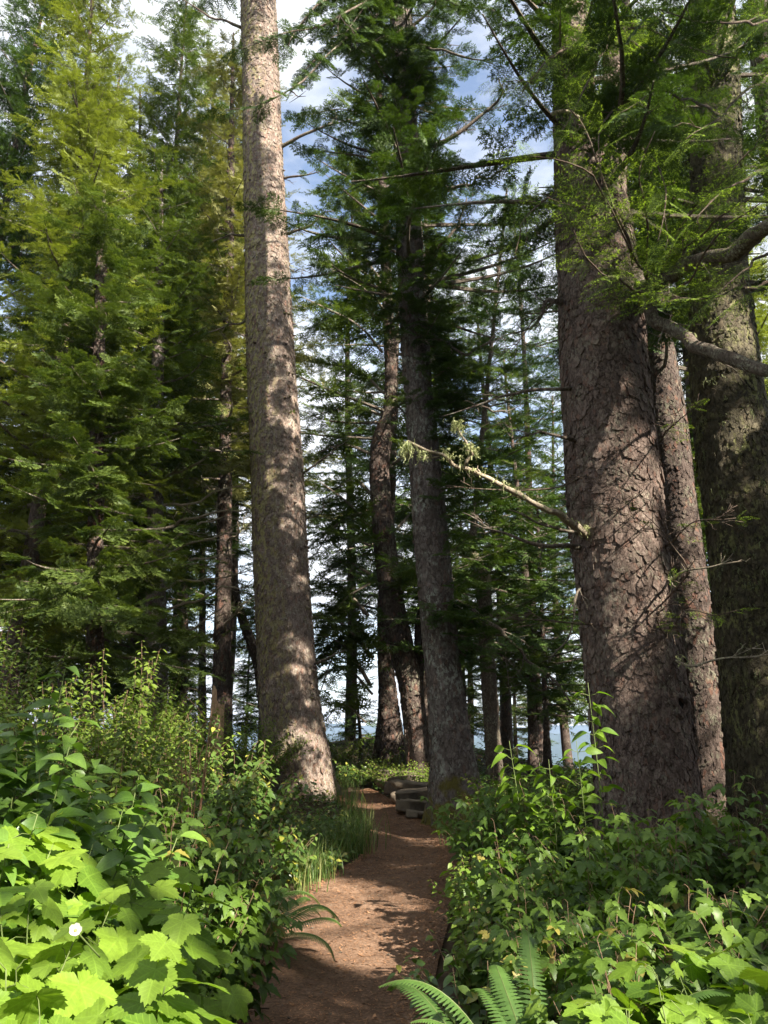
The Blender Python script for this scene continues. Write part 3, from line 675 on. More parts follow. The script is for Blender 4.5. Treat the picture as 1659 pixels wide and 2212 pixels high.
tB, lB, rB = tree('spruce_tree', 'grey trunk with foliage tufts down its right side and a mossy foot at the path', 11.5,
    [(1795, 930, 1055), (1740, 934, 1042), (1650, 932, 1028), (1560, 928, 1012), (1480, 924, 1000), (1400, 915, 990), (1300, 906, 980), (1200, 897, 972), (1100, 890, 962), (1000, 884, 950), (900, 878, 940),
     (800, 870, 930), (700, 864, 925), (600, 860, 918), (500, 856, 912), (400, 853, 906), (300, 850, 902), (200, 847, 898), (100, 845, 893), (0, 842, 888)],
    19, 'barkB', [dict(zlo=8.2, zhi=18.5, nb=60, Lmax=2.7, protos=SPR_B, side=.55, ds=.28, seed=2, r0=.05, elev=(-5, 30), az=(-200, 30), dens=.8)],
    dict(dz=.035, ns=110, flare=.22, flakes=4500, fs=.05, lump=.025, lift=.006, seed=5), extra=b_extra)
# D: the big dark trunk on the right
tD, lD, rD = tree('spruce_tree', 'largest dark scaly trunk with a knot hole, rising from the bushes on the right', 9,
    [(1790, 1292, 1516), (1700, 1286, 1504), (1600, 1280, 1492), (1500, 1270, 1482), (1400, 1258, 1468), (1300, 1250, 1452), (1200, 1240, 1438), (1100, 1230, 1428), (1000, 1223, 1418), (900, 1217, 1408),
     (800, 1213, 1398), (700, 1209, 1388), (600, 1206, 1376), (500, 1203, 1362), (430, 1201, 1350), (350, 1200, 1318), (280, 1200, 1290), (200, 1198, 1282), (100, 1196, 1276), (0, 1194, 1268)],
    16, 'barkD', [dict(zlo=8.2, zhi=15.5, nb=44, Lmax=3.2, protos=SPR_B, side=.6, ds=.26, seed=3, r0=.06, elev=(-8, 25), dens=.85)],
    dict(dz=.026, ns=190, flare=.12, flakes=8500, fs=.075, lump=.03, lift=.009, seed=2, fine=.008),
    forks=[(9.1, [(450, 1262, 1352), (400, 1275, 1352), (330, 1290, 1350), (250, 1298, 1346), (150, 1304, 1344), (60, 1308, 1342), (-60, 1310, 1340)], 12)])
# C: kinked trunk in the middle distance
def c_limbs(b, line):
    L_ = [((795, 1330), (740, 1270), (690, 1262), .05), ((800, 1480), (750, 1400), (690, 1370), .05), ((805, 1420), (735, 1345), (660, 1330), .045), ((800, 1140), (750, 1085), (690, 1040), .04),
          ((800, 1240), (745, 1212), (700, 1235), .03), ((800, 1065), (760, 1035), (705, 1075), .05), ((805, 1500), (745, 1440), (690, 1460), .03), ((800, 1180), (750, 1155), (695, 1150), .03),
          ((820, 700), (760, 620), (700, 560), .05), ((825, 760), (770, 700), (650, 640), .04), ((820, 600), (750, 520), (690, 470), .035), ((830, 850), (770, 800), (660, 780), .04), ((835, 900), (760, 880), (670, 900), .04),
          ((820, 520), (760, 440), (700, 420), .03), ((800, 1300), (760, 1320), (700, 1310), .02), ((860, 1290), (900, 1240), (960, 1190), .04), ((850, 1150), (900, 1100), (960, 1080), .04),
          ((790, 1560), (740, 1520), (700, 1560), .02), ((800, 980), (740, 960), (672, 985), .04), ((800, 1400), (750, 1385), (700, 1420), .02), ((818, 420), (770, 350), (690, 330), .03), ((850, 1000), (930, 960), (1040, 980), .04), ((855, 1200), (950, 1230), (1080, 1190), .04), ((870, 1350), (960, 1330), (1070, 1370), .04), ((860, 820), (950, 770), (1050, 790), .03), ((800, 1100), (730, 1130), (680, 1200), .03), ((800, 1260), (740, 1300), (680, 1400), .03), ((830, 640), (760, 660), (660, 720), .03), ((800, 1350), (730, 1400), (690, 1500), .03), ((818, 330), (760, 240), (650, 250), .03)]
    for k, (q0, q1, q2, r) in enumerate(L_):
        dy = random.uniform(-2.2, 1.2); pth = smoothpath([P(*q0, 17), P(*q1, 17 + dy * .6), P(*q2, 17 + dy)], 14)
        tube(b, pth, np.linspace(r, .01, 14), 6, 1, .9, .2)
        foliate(b, pth, SPR_S, .2, .8, .13, 0, .6, False, flat=.3, hang=.05)
tC, lC, rC = tree('spruce_tree', 'slender kinked trunk in the middle distance, forked near its foot', 17,
    [(1640, 880, 930), (1560, 872, 922), (1480, 862, 912), (1400, 840, 896), (1300, 822, 872), (1200, 809, 858), (1100, 801, 847), (1020, 798, 840), (960, 800, 845), (925, 808, 856), (890, 830, 858), (800, 832, 858), (700, 828, 852),
     (600, 824, 846), (500, 822, 841), (400, 818, 836), (300, 815, 831)],
    21, 'barkE', [dict(zlo=8, zhi=20.5, nb=46, Lmax=3.0, protos=SPR_S, side=.7, ds=.26, seed=4, r0=.05, elev=(0, 35), carve=False, dens=.8)],
    dict(dz=.05, ns=60, flare=.15, flakes=3000, fs=.05, lift=.007, seed=7), foli='spruce_mid', extra=c_limbs, forks=[(17.2, [(1520, 876, 908), (1440, 893, 918), (1360, 897, 915), (1280, 905, 920), (1200, 925, 938)], 7.5)])
tC3, _, _ = tree('spruce_tree', 'short sunlit trunk showing low between the kinked tree and the far bank', 20,
    [(1600, 812, 872), (1560, 816, 866), (1500, 818, 856), (1400, 816, 846), (1300, 816, 842), (1150, 830, 852)], 14, 'barkE',
    [dict(zlo=5.2, zhi=13.5, nb=30, Lmax=2.6, protos=SPR_S, side=.7, ds=.3, seed=5, carve=False)], dict(dz=.06, ns=48, flakes=4000, fs=.05, seed=8))
# E: trunk right behind the big one
tE, _, _ = tree('spruce_tree', 'reddish brown trunk half hidden just behind the largest trunk', 13,
    [(1700, 1482, 1586), (1600, 1480, 1576), (1500, 1470, 1562), (1400, 1462, 1548), (1300, 1450, 1532), (1200, 1440, 1518), (1100, 1425, 1504), (1000, 1415, 1492), (900, 1403, 1480), (800, 1400, 1462), (700, 1398, 1448), (600, 1390, 1436), (450, 1378, 1420), (300, 1360, 1402)],
    19, 'barkE', [dict(zlo=7.5, zhi=18.5, nb=40, Lmax=3.4, protos=SPR_S, side=.65, ds=.26, seed=6, r0=.05)], dict(dz=.05, ns=70, flakes=4000, fs=.06, lift=.008, seed=4))
# F: mossy trunk at the right edge
tF, lF, rF = tree('spruce_tree', 'broad mossy trunk with lichen tufts at the right edge', 10,
    [(1740, 1586, 1790), (1600, 1574, 1765), (1500, 1566, 1750), (1400, 1556, 1738), (1300, 1546, 1722), (1200, 1536, 1708), (1100, 1524, 1690), (1000, 1512, 1668), (900, 1502, 1652), (800, 1496, 1638), (700, 1494, 1624), (600, 1494, 1612), (500, 1494, 1606), (400, 1494, 1602), (300, 1494, 1598), (200, 1494, 1594), (100, 1492, 1590), (0, 1490, 1582)],
    17, 'barkF', [dict(zlo=7.6, zhi=16.5, nb=46, Lmax=3.2, protos=SPR_B, side=.6, ds=.26, seed=8, r0=.06, dens=.85)], dict(dz=.032, ns=140, flare=.1, flakes=5000, fs=.06, lift=.008, lump=.05, seed=9, fine=.012))
b = Acc()
for k in range(130):
    z = random.uniform(1.5, 9); an = R_(random.uniform(-170, -60)); p_ = lF(z) + np.array([math.cos(an), math.sin(an), 0]) * float(rF(z)) * .99
    beard(b, p_, random.uniform(.03, .12), 10, .011, .03)
link('lichen', b.mesh('lichen', [M['lichen2']], False, tF.location), tF)
tG, _, _ = tree('spruce_tree', 'narrow trunk cut off by the top right corner', 12, [(1700, 1770, 1850), (1000, 1715, 1780), (600, 1680, 1742), (300, 1640, 1696), (100, 1622, 1674), (0, 1616, 1666)], 18, 'barkE',
    [dict(zlo=5, zhi=17.5, nb=46, Lmax=3.2, protos=SPR_S, side=.65, ds=.26, seed=9, r0=.05)], dict(flakes=3000))
# left background trunks seen one by one
def bgt(label, Y, rows, ztop, seed, zlo, nb=40, Lm=2.8, foli='spruce', bark='barkE', elev=(-8, 25), protos=SPR_S, fl=1500, carve=False, **kw):
    return tree('spruce_tree', label, Y, rows, ztop, bark, [dict(zlo=zlo, zhi=ztop - .4, nb=nb, Lmax=Lm, protos=protos, side=.62, ds=.26, seed=seed, r0=.04, elev=elev, carve=carve, core=110, **kw)],
                dict(dz=.08, ns=36, flakes=fl, fs=.05, seed=seed), group='spruces of the wood on the left', foli=foli)[0]
tH = bgt('dark trunk under heavy green boughs, left of the path beyond the glossy shrub', 12, [(1420, 188, 222), (1200, 190, 222), (1000, 194, 222), (800, 200, 224), (500, 212, 232), (200, 225, 240)], 11, 31, 2.6, 46, 1.9, 'spruce_mid', protos=SPR_B, dens=.8)
tI = bgt('grey lichened trunk left of the splintered stump, with bare lower limbs', 16, [(1480, 310, 362), (1300, 316, 358), (1150, 318, 352), (1000, 322, 350), (700, 332, 354), (300, 350, 366)], 15, 32, 7.0, 36, 3.0, 'spruce_mid', 'barkB')
tJ = bgt('dark brown trunk rising directly behind the splintered stump', 18, [(1560, 456, 502), (1400, 462, 498), (1200, 468, 500), (1050, 472, 500), (800, 478, 500), (400, 490, 506)], 21, 33, 7.5, 44, 3.2, 'spruce_grey')
tK = bgt('thin dark trunk between the lichened trunk and the stump', 22, [(1540, 428, 446), (1300, 430, 444), (1100, 432, 444), (700, 436, 446)], 19, 34, 6, 38, 2.4, fl=0)
tL = bgt('thin reddish trunk just left of the lichened trunk', 19, [(1500, 282, 304), (1300, 284, 302), (1000, 288, 302), (600, 294, 304)], 20, 35, 6, 40, 3.0, 'spruce_lit', fl=1500)
for k, (x0, wd, YY, lb) in enumerate(((56, 12, 24, 'thin straight trunk nearest the left edge, in deep shade'), (90, 8, 28, 'very thin distant trunk between two thin ones near the left edge'), (113, 10, 26, 'thin distant trunk, third from the left edge'), (398, 14, 26, 'short pale distant trunk left of the thin dark trunk'))):
    bgt(lb, YY, [(1520, x0 - wd / 2, x0 + wd / 2), (1300, x0 - wd / 2, x0 + wd / 2), (1000, x0 + 2 - wd / 2, x0 + wd / 2)], 19 + k, 40 + k, 3.0, 44, 2.8, fl=0)
# leaning trunk near the stump
tree('leaning_tree', 'crooked leaning trunk between the stump and the tall pale trunk', 19, [(1545, 560, 596), (1440, 548, 580), (1400, 536, 560), (1350, 518, 538), (1300, 502, 520), (1220, 490, 506)], 7.4, 'barkE',
     [dict(zlo=4.2, zhi=7.2, nb=12, Lmax=2.0, protos=SPR_S, side=.6, seed=50, carve=False, top=.5)], dict(flakes=800))
# trees right of centre, beyond the bank
tP = tree('spruce_tree', 'forked tree with pale bare crook showing between the middle trunks', 17, [(1640, 1050, 1085), (1400, 1035, 1068), (1300, 1030, 1062), (1245, 1028, 1060), (1210, 1014, 1036), (1180, 1010, 1026), (1120, 1018, 1034), (1000, 1030, 1042)], 15, 'limb',
     [dict(zlo=3.2, zhi=14.5, nb=62, Lmax=2.8, protos=SPR_S, side=.65, ds=.26, seed=51, carve=False, elev=(0, 20), top=.4)], dict(flakes=800), forks=[(17, [(1235, 1040, 1062), (1215, 1056, 1074), (1195, 1072, 1084), (1170, 1084, 1092)], 5.4)], foli='spruce')[0]
tQ = tree('small_spruce', 'small young spruce with thin orange trunk in front of the blue hills', 19, [(1650, 1174, 1190), (1600, 1174, 1188), (1550, 1174, 1186), (1450, 1170, 1180)], 7.6, 'barkE',
     [dict(zlo=2.1, zhi=7.4, nb=50, Lmax=1.9, protos=SPR_S, side=.5, ds=.25, seed=52, carve=False, top=.45, elev=(-5, 20), dens=.7)], dict(flakes=600))[0]
tQ2 = tree('small_spruce', 'low spruce right of the tall pale trunk, against the white sky', 21, [(1600, 775, 783), (1550, 772, 778), (1500, 768, 774)], 4.0, 'barkE',
     [dict(zlo=1.6, zhi=3.9, nb=26, Lmax=.9, protos=SPR_S, side=.4, ds=.22, seed=53, carve=False, top=.3)], dict(flakes=0))[0]

# far trees, shared crowns: copies of four kinds
def far_proto(seed, Hh, Lm, nb, foli, zlo, elev=(-10, 30), top=.2, core=90):
    line = lambda z: np.stack([.2 * np.sin(np.asarray(z, float) * .25 + seed), .2 * np.cos(np.asarray(z, float) * .2), np.asarray(z, float)], -1)
    a = Acc(); z = np.linspace(-.5, Hh, 40); tube(a, line(z), .19 * (1 - .85 * np.clip(z / Hh, 0, 1)), 14, 0, .5, .08)
    t_ = a.mesh('trunk', [M['barkE']], True); b = Acc()
    crown(b, line, zlo, Hh - .2, int(nb * 1.25), Lm, SPR_F, .85, .3, elev, top, .08, .75, carve=False, seed=seed, r0=.05, flat=.3, hang=.08, core=core)
    return t_, b.mesh('crown', [M[foli], M['limb']])
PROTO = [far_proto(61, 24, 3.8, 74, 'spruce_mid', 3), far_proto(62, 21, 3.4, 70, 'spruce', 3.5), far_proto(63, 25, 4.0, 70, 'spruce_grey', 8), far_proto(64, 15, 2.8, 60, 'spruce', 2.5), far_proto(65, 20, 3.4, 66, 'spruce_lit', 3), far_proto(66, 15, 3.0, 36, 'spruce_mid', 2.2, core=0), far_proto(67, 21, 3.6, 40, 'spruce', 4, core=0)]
FAR = [  # px at eye level, Y, kind, scale, label
    (10, 14.5, 4, .95, 'yellow green spruce filling the upper left corner'),
    (-140, 17, 1, 1.0, 'dark spruce crown at the far left edge, lower half of the picture'),
    (110, 21, 4, 1.05, 'green spruce behind the yellow green corner tree'),
    (275, 19.5, 0, .95, 'sunlit yellow green spruce crown in the middle of the left wood'),
    (360, 27, 2, 1.1, 'olive grey spruce top rising behind the sunlit crown, left of the tall pale trunk'),
    (470, 25, 2, 1.0, 'olive grey spruce crown touching the tall pale trunk from the left'),
    (30, 31, 1, 1.1, 'distant dark spruce low in the left wood near the edge'),
    (748, 25, 6, .95, 'distant spruce crown filling the gap left of the kinked trunk'),
    (930, 23, 6, 1.0, 'spruce crown behind the grey trunk with tufts'),
    (1080, 24, 5, 1.0, 'bushy green spruce between the grey trunk and the largest trunk'),
    (1170, 28, 6, 1.05, 'dark spruce crown left of the largest trunk, high up'),
    (1560, 20, 1, 1.0, 'dark spruce crown between the brown trunk and the mossy trunk'),
    (1700, 18, 4, 1.0, 'green spruce crown behind the right edge'),
    (1330, 25, 6, 1.0, 'spruce crown mostly hidden behind the largest trunk'),
    (1010, 32, 5, .8, 'sunlit distant spruce seen low between the middle trunks'),
    (1140, 20, 5, .75, 'sunny green spruce left of the largest trunk at mid height'), (1230, 30, 5, 1.0, 'green spruce directly left of the largest trunk, farther back'),
    (20, 22, 3, .55, 'short bushy spruce low at the left edge behind the glossy shrub'), (95, 26, 3, .5, 'short bushy spruce behind the thin trunks at the left edge'), (165, 18, 3, .42, 'small bushy spruce under the heavy green boughs'),
    (240, 24, 3, .5, 'short bushy spruce between the dark trunk and the lichened trunk'), (300, 19, 3, .36, 'small spruce just left of the lichened trunk foot'), (390, 27, 3, .45, 'short bushy spruce between the lichened trunk and the stump'),
    (530, 27, 3, .36, 'small far spruce between the stump and the tall pale trunk'), (1000, 30, 5, .5, 'low far spruce right of the grey trunk'), (1120, 33, 5, .55, 'low far spruce on the skyline left of the hills'), (1400, 22, 3, .6, 'bushy spruce behind the largest trunk on the right'), (1540, 16, 3, .5, 'small spruce between the brown trunk and the mossy trunk'),
]
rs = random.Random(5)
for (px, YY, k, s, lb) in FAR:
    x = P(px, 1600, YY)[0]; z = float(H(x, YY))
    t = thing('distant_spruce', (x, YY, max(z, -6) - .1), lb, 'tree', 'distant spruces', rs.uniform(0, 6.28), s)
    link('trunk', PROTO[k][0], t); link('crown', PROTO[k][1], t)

# ------------------------------------------------------------------ hero limbs
B2 = SPR_B
# lichen covered dead limb reaching from the big trunk over the grey trunk
ld, _ = limb(tD, [(1262, 1150, 8.6), (1225, 1120, 8.3), (1160, 1085, 8), (1100, 1055, 7.8), (1040, 1030, 7.7), (990, 1002, 7.6), (950, 985, 7.5), (915, 968, 7.45), (885, 958, 7.4)], .05, .013, 'deadlimb', label='pale crooked dead limb hung with lichen', n=34, wig=.03, twigs=9, tuft=22, tl=.16, seed=3)
limb(tD, [(1005, 1005, 7.6), (1012, 992, 7.58), (1022, 982, 7.56), (1003, 950, 7.5), (985, 918, 7.45)], .02, .006, 'deadlimb', n=12, wig=.012, twigs=4, tuft=12, tl=.12, seed=8)
limb(tD, [(950, 985, 7.5), (930, 990, 7.5), (905, 988, 7.45)], .010, .004, 'deadlimb', n=7, wig=.008, tuft=4, seed=9)
a = Acc(); beard(a, P(880, 960, 7.4), .14, 46, .009, .035); beard(a, P(868, 968, 7.4), .10, 20, .008, .02); beard(a, P(985, 918, 7.45), .07, 26, .008, .025)
link('beard_lichen', a.mesh('beard_lichen', [M['lichen']], False, tD.location), tD)
limb(tP, [(1048, 1262, 17), (1046, 1240, 16.7), (1034, 1215, 16.6), (1020, 1195, 16.6), (1014, 1172, 16.6)], .12, .06, 'deadlimb', n=16, wig=.03, twigs=3, tl=.4, seed=91, label='pale bare crooked limb')
limb(tP, [(1048, 1250, 17), (1058, 1222, 16.7), (1072, 1205, 16.6), (1078, 1180, 16.6)], .10, .04, 'deadlimb', n=14, wig=.03, twigs=3, tl=.4, seed=92)
# thick curved pale limb and dark limb on the right
limb(tD, [(1370, 600, 8.8), (1392, 625, 8.5), (1398, 665, 8.2), (1430, 700, 8), (1480, 730, 7.6), (1540, 765, 7.2), (1600, 785, 6.9), (1670, 800, 6.6), (1760, 800, 6.4)], .088, .055, 'limb', n=30, wig=.05, twigs=12, tuft=10, tl=.5, seed=11, label='thick curving limb with pale upper bark')
limb(tD, [(1365, 660, 8.8), (1410, 615, 8.2), (1480, 578, 7.8), (1560, 555, 7.3), (1610, 525, 7), (1659, 490, 6.7), (1760, 440, 6.4)], .10, .075, 'limb', FINE, n=30, wig=.03, side=.65, ds=.16, s0=.3, twigs=10, foli='hemlock', tips=.8, tl=.7, seed=12, label='thick dark limb climbing to the right edge', hang=-.1, flat=.5, carve=True, dens=.7)
limb(tD, [(1300, 262, 8.6), (1262, 262, 8.3), (1240, 246, 8.2), (1215, 240, 8.15), (1193, 247, 8.1)], .036, .026, 'deadlimb', n=18, wig=.012, seed=13, label='short pale bent stub')
FL = [  # foliage boughs over and beside the big trunk, close and fresh tipped
    [(1420, 620, 8.5), (1370, 560, 7.6), (1310, 430, 6.9), (1265, 370, 6.6), (1150, 340, 6.4)],
    [(1370, 560, 7.6), (1310, 400, 7), (1270, 290, 6.8), (1225, 215, 6.7)],
    [(1430, 600, 8.4), (1480, 470, 7.6), (1560, 400, 7), (1620, 330, 6.8)],
    [(1430, 620, 8.4), (1500, 520, 7.5), (1590, 450, 6.8), (1660, 400, 6.4)],
    [(1400, 620, 8.3), (1400, 500, 7.5), (1380, 380, 7), (1420, 280, 6.8)],
    [(1440, 640, 8.2), (1490, 600, 7.3), (1560, 500, 6.6), (1640, 440, 6.2)],
    [(1400, 640, 8.2), (1330, 600, 7.4), (1270, 560, 6.9), (1240, 500, 6.7)],
    [(1560, 250, 8), (1500, 220, 7.3), (1420, 200, 6.9), (1340, 240, 6.6)],
    [(1700, 150, 8), (1620, 190, 7.3), (1560, 250, 6.8), (1480, 300, 6.5)],
    [(1700, 350, 7.5), (1640, 370, 7), (1560, 420, 6.6), (1500, 470, 6.5)],
    [(1700, 600, 7.5), (1620, 620, 7), (1540, 640, 6.8), (1450, 640, 6.8)],
    [(1280, 120, 8.6), (1240, 100, 8), (1180, 130, 7.6), (1130, 200, 7.4)],
    [(1290, 60, 8.6), (1400, 60, 7.6), (1500, 110, 7.0), (1590, 130, 6.8)],
    [(1300, 20, 8.6), (1380, 100, 7.6), (1440, 170, 7.2), (1460, 240, 7)],
    [(1700, 40, 8), (1600, 50, 7.5), (1500, 40, 7.2), (1420, 20, 7)],
    [(1330, 40, 8.5), (1300, 120, 7.6), (1260, 200, 7.2), (1210, 290, 7)], [(1345, 150, 8.5), (1330, 230, 7.6), (1290, 300, 7.1), (1300, 400, 6.9)], [(1240, 60, 8.5), (1200, 120, 7.8), (1150, 170, 7.5), (1090, 180, 7.3)],
    [(1360, 300, 8.5), (1400, 330, 7.6), (1440, 420, 7), (1420, 520, 6.8)], [(1215, 420, 8.5), (1180, 430, 8), (1130, 480, 7.8), (1110, 560, 7.6)], [(1350, 480, 8.5), (1300, 470, 7.8), (1250, 450, 7.4), (1180, 420, 7.2)],
    [(1700, 540, 7), (1640, 560, 6.6), (1590, 600, 6.4), (1540, 640, 6.4)],
]
for k, q in enumerate(FL):
    low = k in (0, 2, 3, 4, 5, 6, 9)
    limb(tD if k not in (7, 8, 9, 10, 14, 15) else tF, q, .022, .005, 'twig', FINE, n=22, wig=.03, side=.62, ds=.17, s0=.22, name='bough', foli='hemlock', tips=1., tl=.35, twigs=4, seed=20 + k, hang=-.05 if low else .1, flat=.4, carve=k in (7, 8, 11, 12, 13, 14), dens=.75)
# small low sprays and dead twigs on the big trunk
for k, q in enumerate([[(1270, 1350, 8.5), (1200, 1345, 8.2), (1130, 1340, 8), (1070, 1335, 7.9)], [(1440, 1370, 8.5), (1480, 1320, 8), (1540, 1330, 7.6), (1590, 1320, 7.4)], [(1440, 1370, 8.5), (1420, 1330, 8), (1460, 1300, 7.6)],
                       [(1445, 1290, 8.6), (1480, 1250, 8.1), (1470, 1200, 7.9), (1390, 1105, 7.8)], [(1430, 950, 8.7), (1470, 900, 8), (1500, 880, 7.8)], [(1440, 1180, 8.6), (1500, 1130, 8), (1590, 1120, 7.7)], [(1260, 1030, 8.4), (1150, 1060, 8), (960, 1048, 7.8)],
                       [(1340, 560, 8.4), (1300, 545, 7.9), (1270, 580, 7.7)], [(1210, 640, 8.8), (1150, 700, 8.6), (1100, 760, 8.4)]]):
    limb(tD, q, .014, .004, 'twig', FINE if k != 6 else None, n=16, wig=.02, side=.30, ds=.16, s0=.45, twigs=14, name='bough', foli='hemlock', tips=1., tl=.35, seed=60 + k, hang=.1, flat=.35, dens=.55)
for k, (q, r) in enumerate([([(1450, 1250, 8.5), (1490, 1232, 8), (1550, 1222, 7.8), (1604, 1216, 7.7)], .02), ([(1455, 1430, 8.6), (1500, 1440, 8), (1560, 1425, 7.8), (1659, 1412, 7.5)], .016),
                       ([(1240, 950, 8.7), (1190, 935, 8.5), (1130, 938, 8.4)], .035), ([(1225, 840, 8.7), (1130, 845, 8.6), (1050, 870, 8.6), (960, 900, 8.6)], .03),
                       ([(1250, 1180, 8.8), (1180, 1180, 8.6), (1080, 1150, 8.6), (1000, 1110, 8.8)], .035), ([(1245, 1150, 8.8), (1170, 1135, 8.7), (1100, 1100, 8.7)], .025),
                       ([(1215, 660, 8.9), (1180, 650, 8.8), (1160, 700, 8.7), (1100, 720, 8.7)], .04), ([(1255, 1270, 8.8), (1240, 1290, 8.7), (1230, 1370, 8.6), (1190, 1430, 8.6)], .018)]):
    limb(tD, q, r, .006, 'deadlimb' if k < 2 else 'limb', n=18, wig=.02, twigs=8, tl=.3, seed=80 + k, tuft=3 if k == 1 else 0)
for k in range(9):   # brown dead twig fans
    y0 = 1000 + k * 14; x1 = 1400 - k * 8
    limb(tD, [(1400 - 15 * (k % 3), y0 + 40, 8.3), (1330, y0 + random.uniform(-20, 30), 7.95), (1240 - k * 4, y0 + random.uniform(-30, 60), 7.9)], .006, .002, 'twig', n=12, wig=.03, twigs=6, tl=.25, seed=100 + k, name='dead_twig')
# knot hole on the big trunk
a = Acc(); c0 = P(1437, 1528, 9); ang = math.atan2(c0[1] - 9, 0)
cx_ = lD(c0[2]); rr = float(rD(c0[2])) * 1.03; an = math.asin(max(-1, min(1, (c0[0] - cx_[0]) / rr))); on = np.array([math.sin(an), -math.cos(an), 0]); pc = cx_ + on * rr
tt = np.array([math.cos(an), math.sin(an), 0]); th = np.linspace(0, 2 * np.pi, 28, endpoint=False)
rings = []
for rr_, dp in ((.16, -.03), (.12, .03), (.085, .035), (.07, .0), (.06, -.012)):
    w_ = 1 + .12 * np.sin(th * 3 + 1) + .08 * np.sin(th * 7); rings.append(pc + on * dp + (np.cos(th) * rr_ * w_)[:, None] * tt + (np.sin(th) * rr_ * .95 * w_)[:, None] * np.array([0, 0, 1.]))
n_ = len(th); i_ = np.arange(len(rings) - 1)[:, None] * n_; j_ = np.arange(n_)[None]; k_ = (j_ + 1) % n_
a.add(np.concatenate(rings), [np.stack([i_ + j_, i_ + k_, i_ + n_ + k_, i_ + n_ + j_], -1).reshape(-1, 4)], .2)
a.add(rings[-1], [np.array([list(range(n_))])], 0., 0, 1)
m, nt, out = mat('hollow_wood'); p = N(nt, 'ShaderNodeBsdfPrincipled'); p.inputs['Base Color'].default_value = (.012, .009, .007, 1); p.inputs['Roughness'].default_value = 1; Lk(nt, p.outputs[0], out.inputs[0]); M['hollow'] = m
link('knot', a.mesh('knot', [M['barkD'], M['hollow']], True, tD.location), tD)
# limbs on the pale trunk
for k, (q, r) in enumerate([([(598, 322, 15), (660, 290, 14.8), (720, 265, 14.6), (760, 255, 14.4)], .05), ([(606, 512, 15), (660, 490, 14.7), (700, 462, 14.5), (720, 455, 14.4)], .04), ([(535, 65, 15), (490, 50, 14.7), (440, 25, 14.5), (385, -10, 14.3)], .04),
                       ([(600, 385, 15), (650, 378, 14.8), (690, 372, 14.7)], .035), ([(636, 1030, 15), (690, 1000, 14.8), (735, 960, 14.5)], .03), ([(540, 510, 15), (495, 508, 14.9), (460, 520, 14.8)], .04), ([(610, 580, 15), (640, 584, 14.8), (662, 584, 14.6)], .012),
                       ([(644, 1125, 15), (685, 1110, 14.8), (700, 1095, 14.7)], .02), ([(660, 1440, 15), (715, 1420, 14.8), (745, 1405, 14.7)], .03), ([(546, 690, 15), (500, 700, 14.8), (450, 715, 14.6)], .03)]):
    limb(tA, q, r, .008, 'limb', n=14, wig=.03, twigs=5, tl=.35, seed=130 + k, protos=SPR_B if k in (0, 3, 5, 9) else None, side=.3, ds=.25, s0=.5, carve=True)
for k in range(46):   # branch scars with small ledges
    a = Acc(); z = random.uniform(2.2, 14); an = R_(random.uniform(-170, -10)) if k % 2 else R_(random.uniform(-60, -5)); p_ = lA(z) + np.array([math.cos(an), math.sin(an), 0]) * float(rA(z)) * .97; on = np.array([math.cos(an), math.sin(an), -.25])
    tube(a, p_ + on * np.linspace(0, random.uniform(.04, .10), 4)[:, None], [.035, .028, .02, .012], 6, 0, .1, .3)
    link('branch_scar', a.mesh('branch_scar', [M['barkA']], True, tA.location), tA)
# dark boughs crossing in front of the pale trunk, from the grey trunk
for k, q in enumerate([[(890, -40, 11), (800, 40, 9.4), (700, 125, 8.6), (645, 185, 8.2), (560, 225, 7.9), (485, 238, 7.8)], [(890, -60, 11), (780, 10, 9), (680, 60, 8.4), (590, 80, 8), (520, 105, 7.8)], [(885, -100, 11), (740, -20, 9), (660, 30, 8.5), (620, 110, 8.2)],
                       [(890, 60, 11), (800, 90, 9.6), (720, 100, 9), (660, 150, 8.6)], [(895, -30, 11), (960, 0, 9.6), (1040, 20, 9), (1120, 60, 8.6)], [(890, 100, 11), (960, 110, 10), (1060, 130, 9.5), (1120, 90, 9.2)], [(885, -80, 11), (820, -20, 9.5), (780, 30, 9), (740, 80, 8.8)]]):
    limb(tB, q, .035, .006, 'limb', SPR_B, n=24, wig=.03, side=.5, ds=.15, s0=.25, name='bough', foli='spruce', tips=.35, twigs=4, seed=150 + k, hang=.25, flat=.4, carve=True, dens=.85)
# long limbs of the grey trunk to the right
for k, (q, r) in enumerate([([(905, 330, 11.5), (960, 300, 11), (1050, 240, 10.8), (1085, 205, 10.6), (1075, 170, 10.6)], .05), ([(905, 720, 11.5), (960, 740, 11.2), (1000, 760, 11), (1060, 740, 11)], .035), ([(915, 560, 11.5), (980, 500, 11.2), (1010, 430, 11)], .035), ([(930, 420, 11.5), (1000, 400, 11.1), (1060, 380, 10.9), (1100, 360, 10.8)], .04),
                            ([(1000, 1310, 11.5), (1060, 1340, 11.3), (1130, 1410, 11.2), (1230, 1510, 11)], .035), ([(985, 1400, 11.5), (1050, 1400, 11.4), (1110, 1440, 11.3)], .04), ([(950, 900, 11.5), (1020, 880, 11.2), (1090, 890, 11)], .03)]):
    limb(tB, q, r, .01, 'limb', n=22, wig=.05, twigs=8, tl=.5, seed=170 + k, protos=SPR_B, side=.38, ds=.22, s0=.35, carve=True, dens=.7)
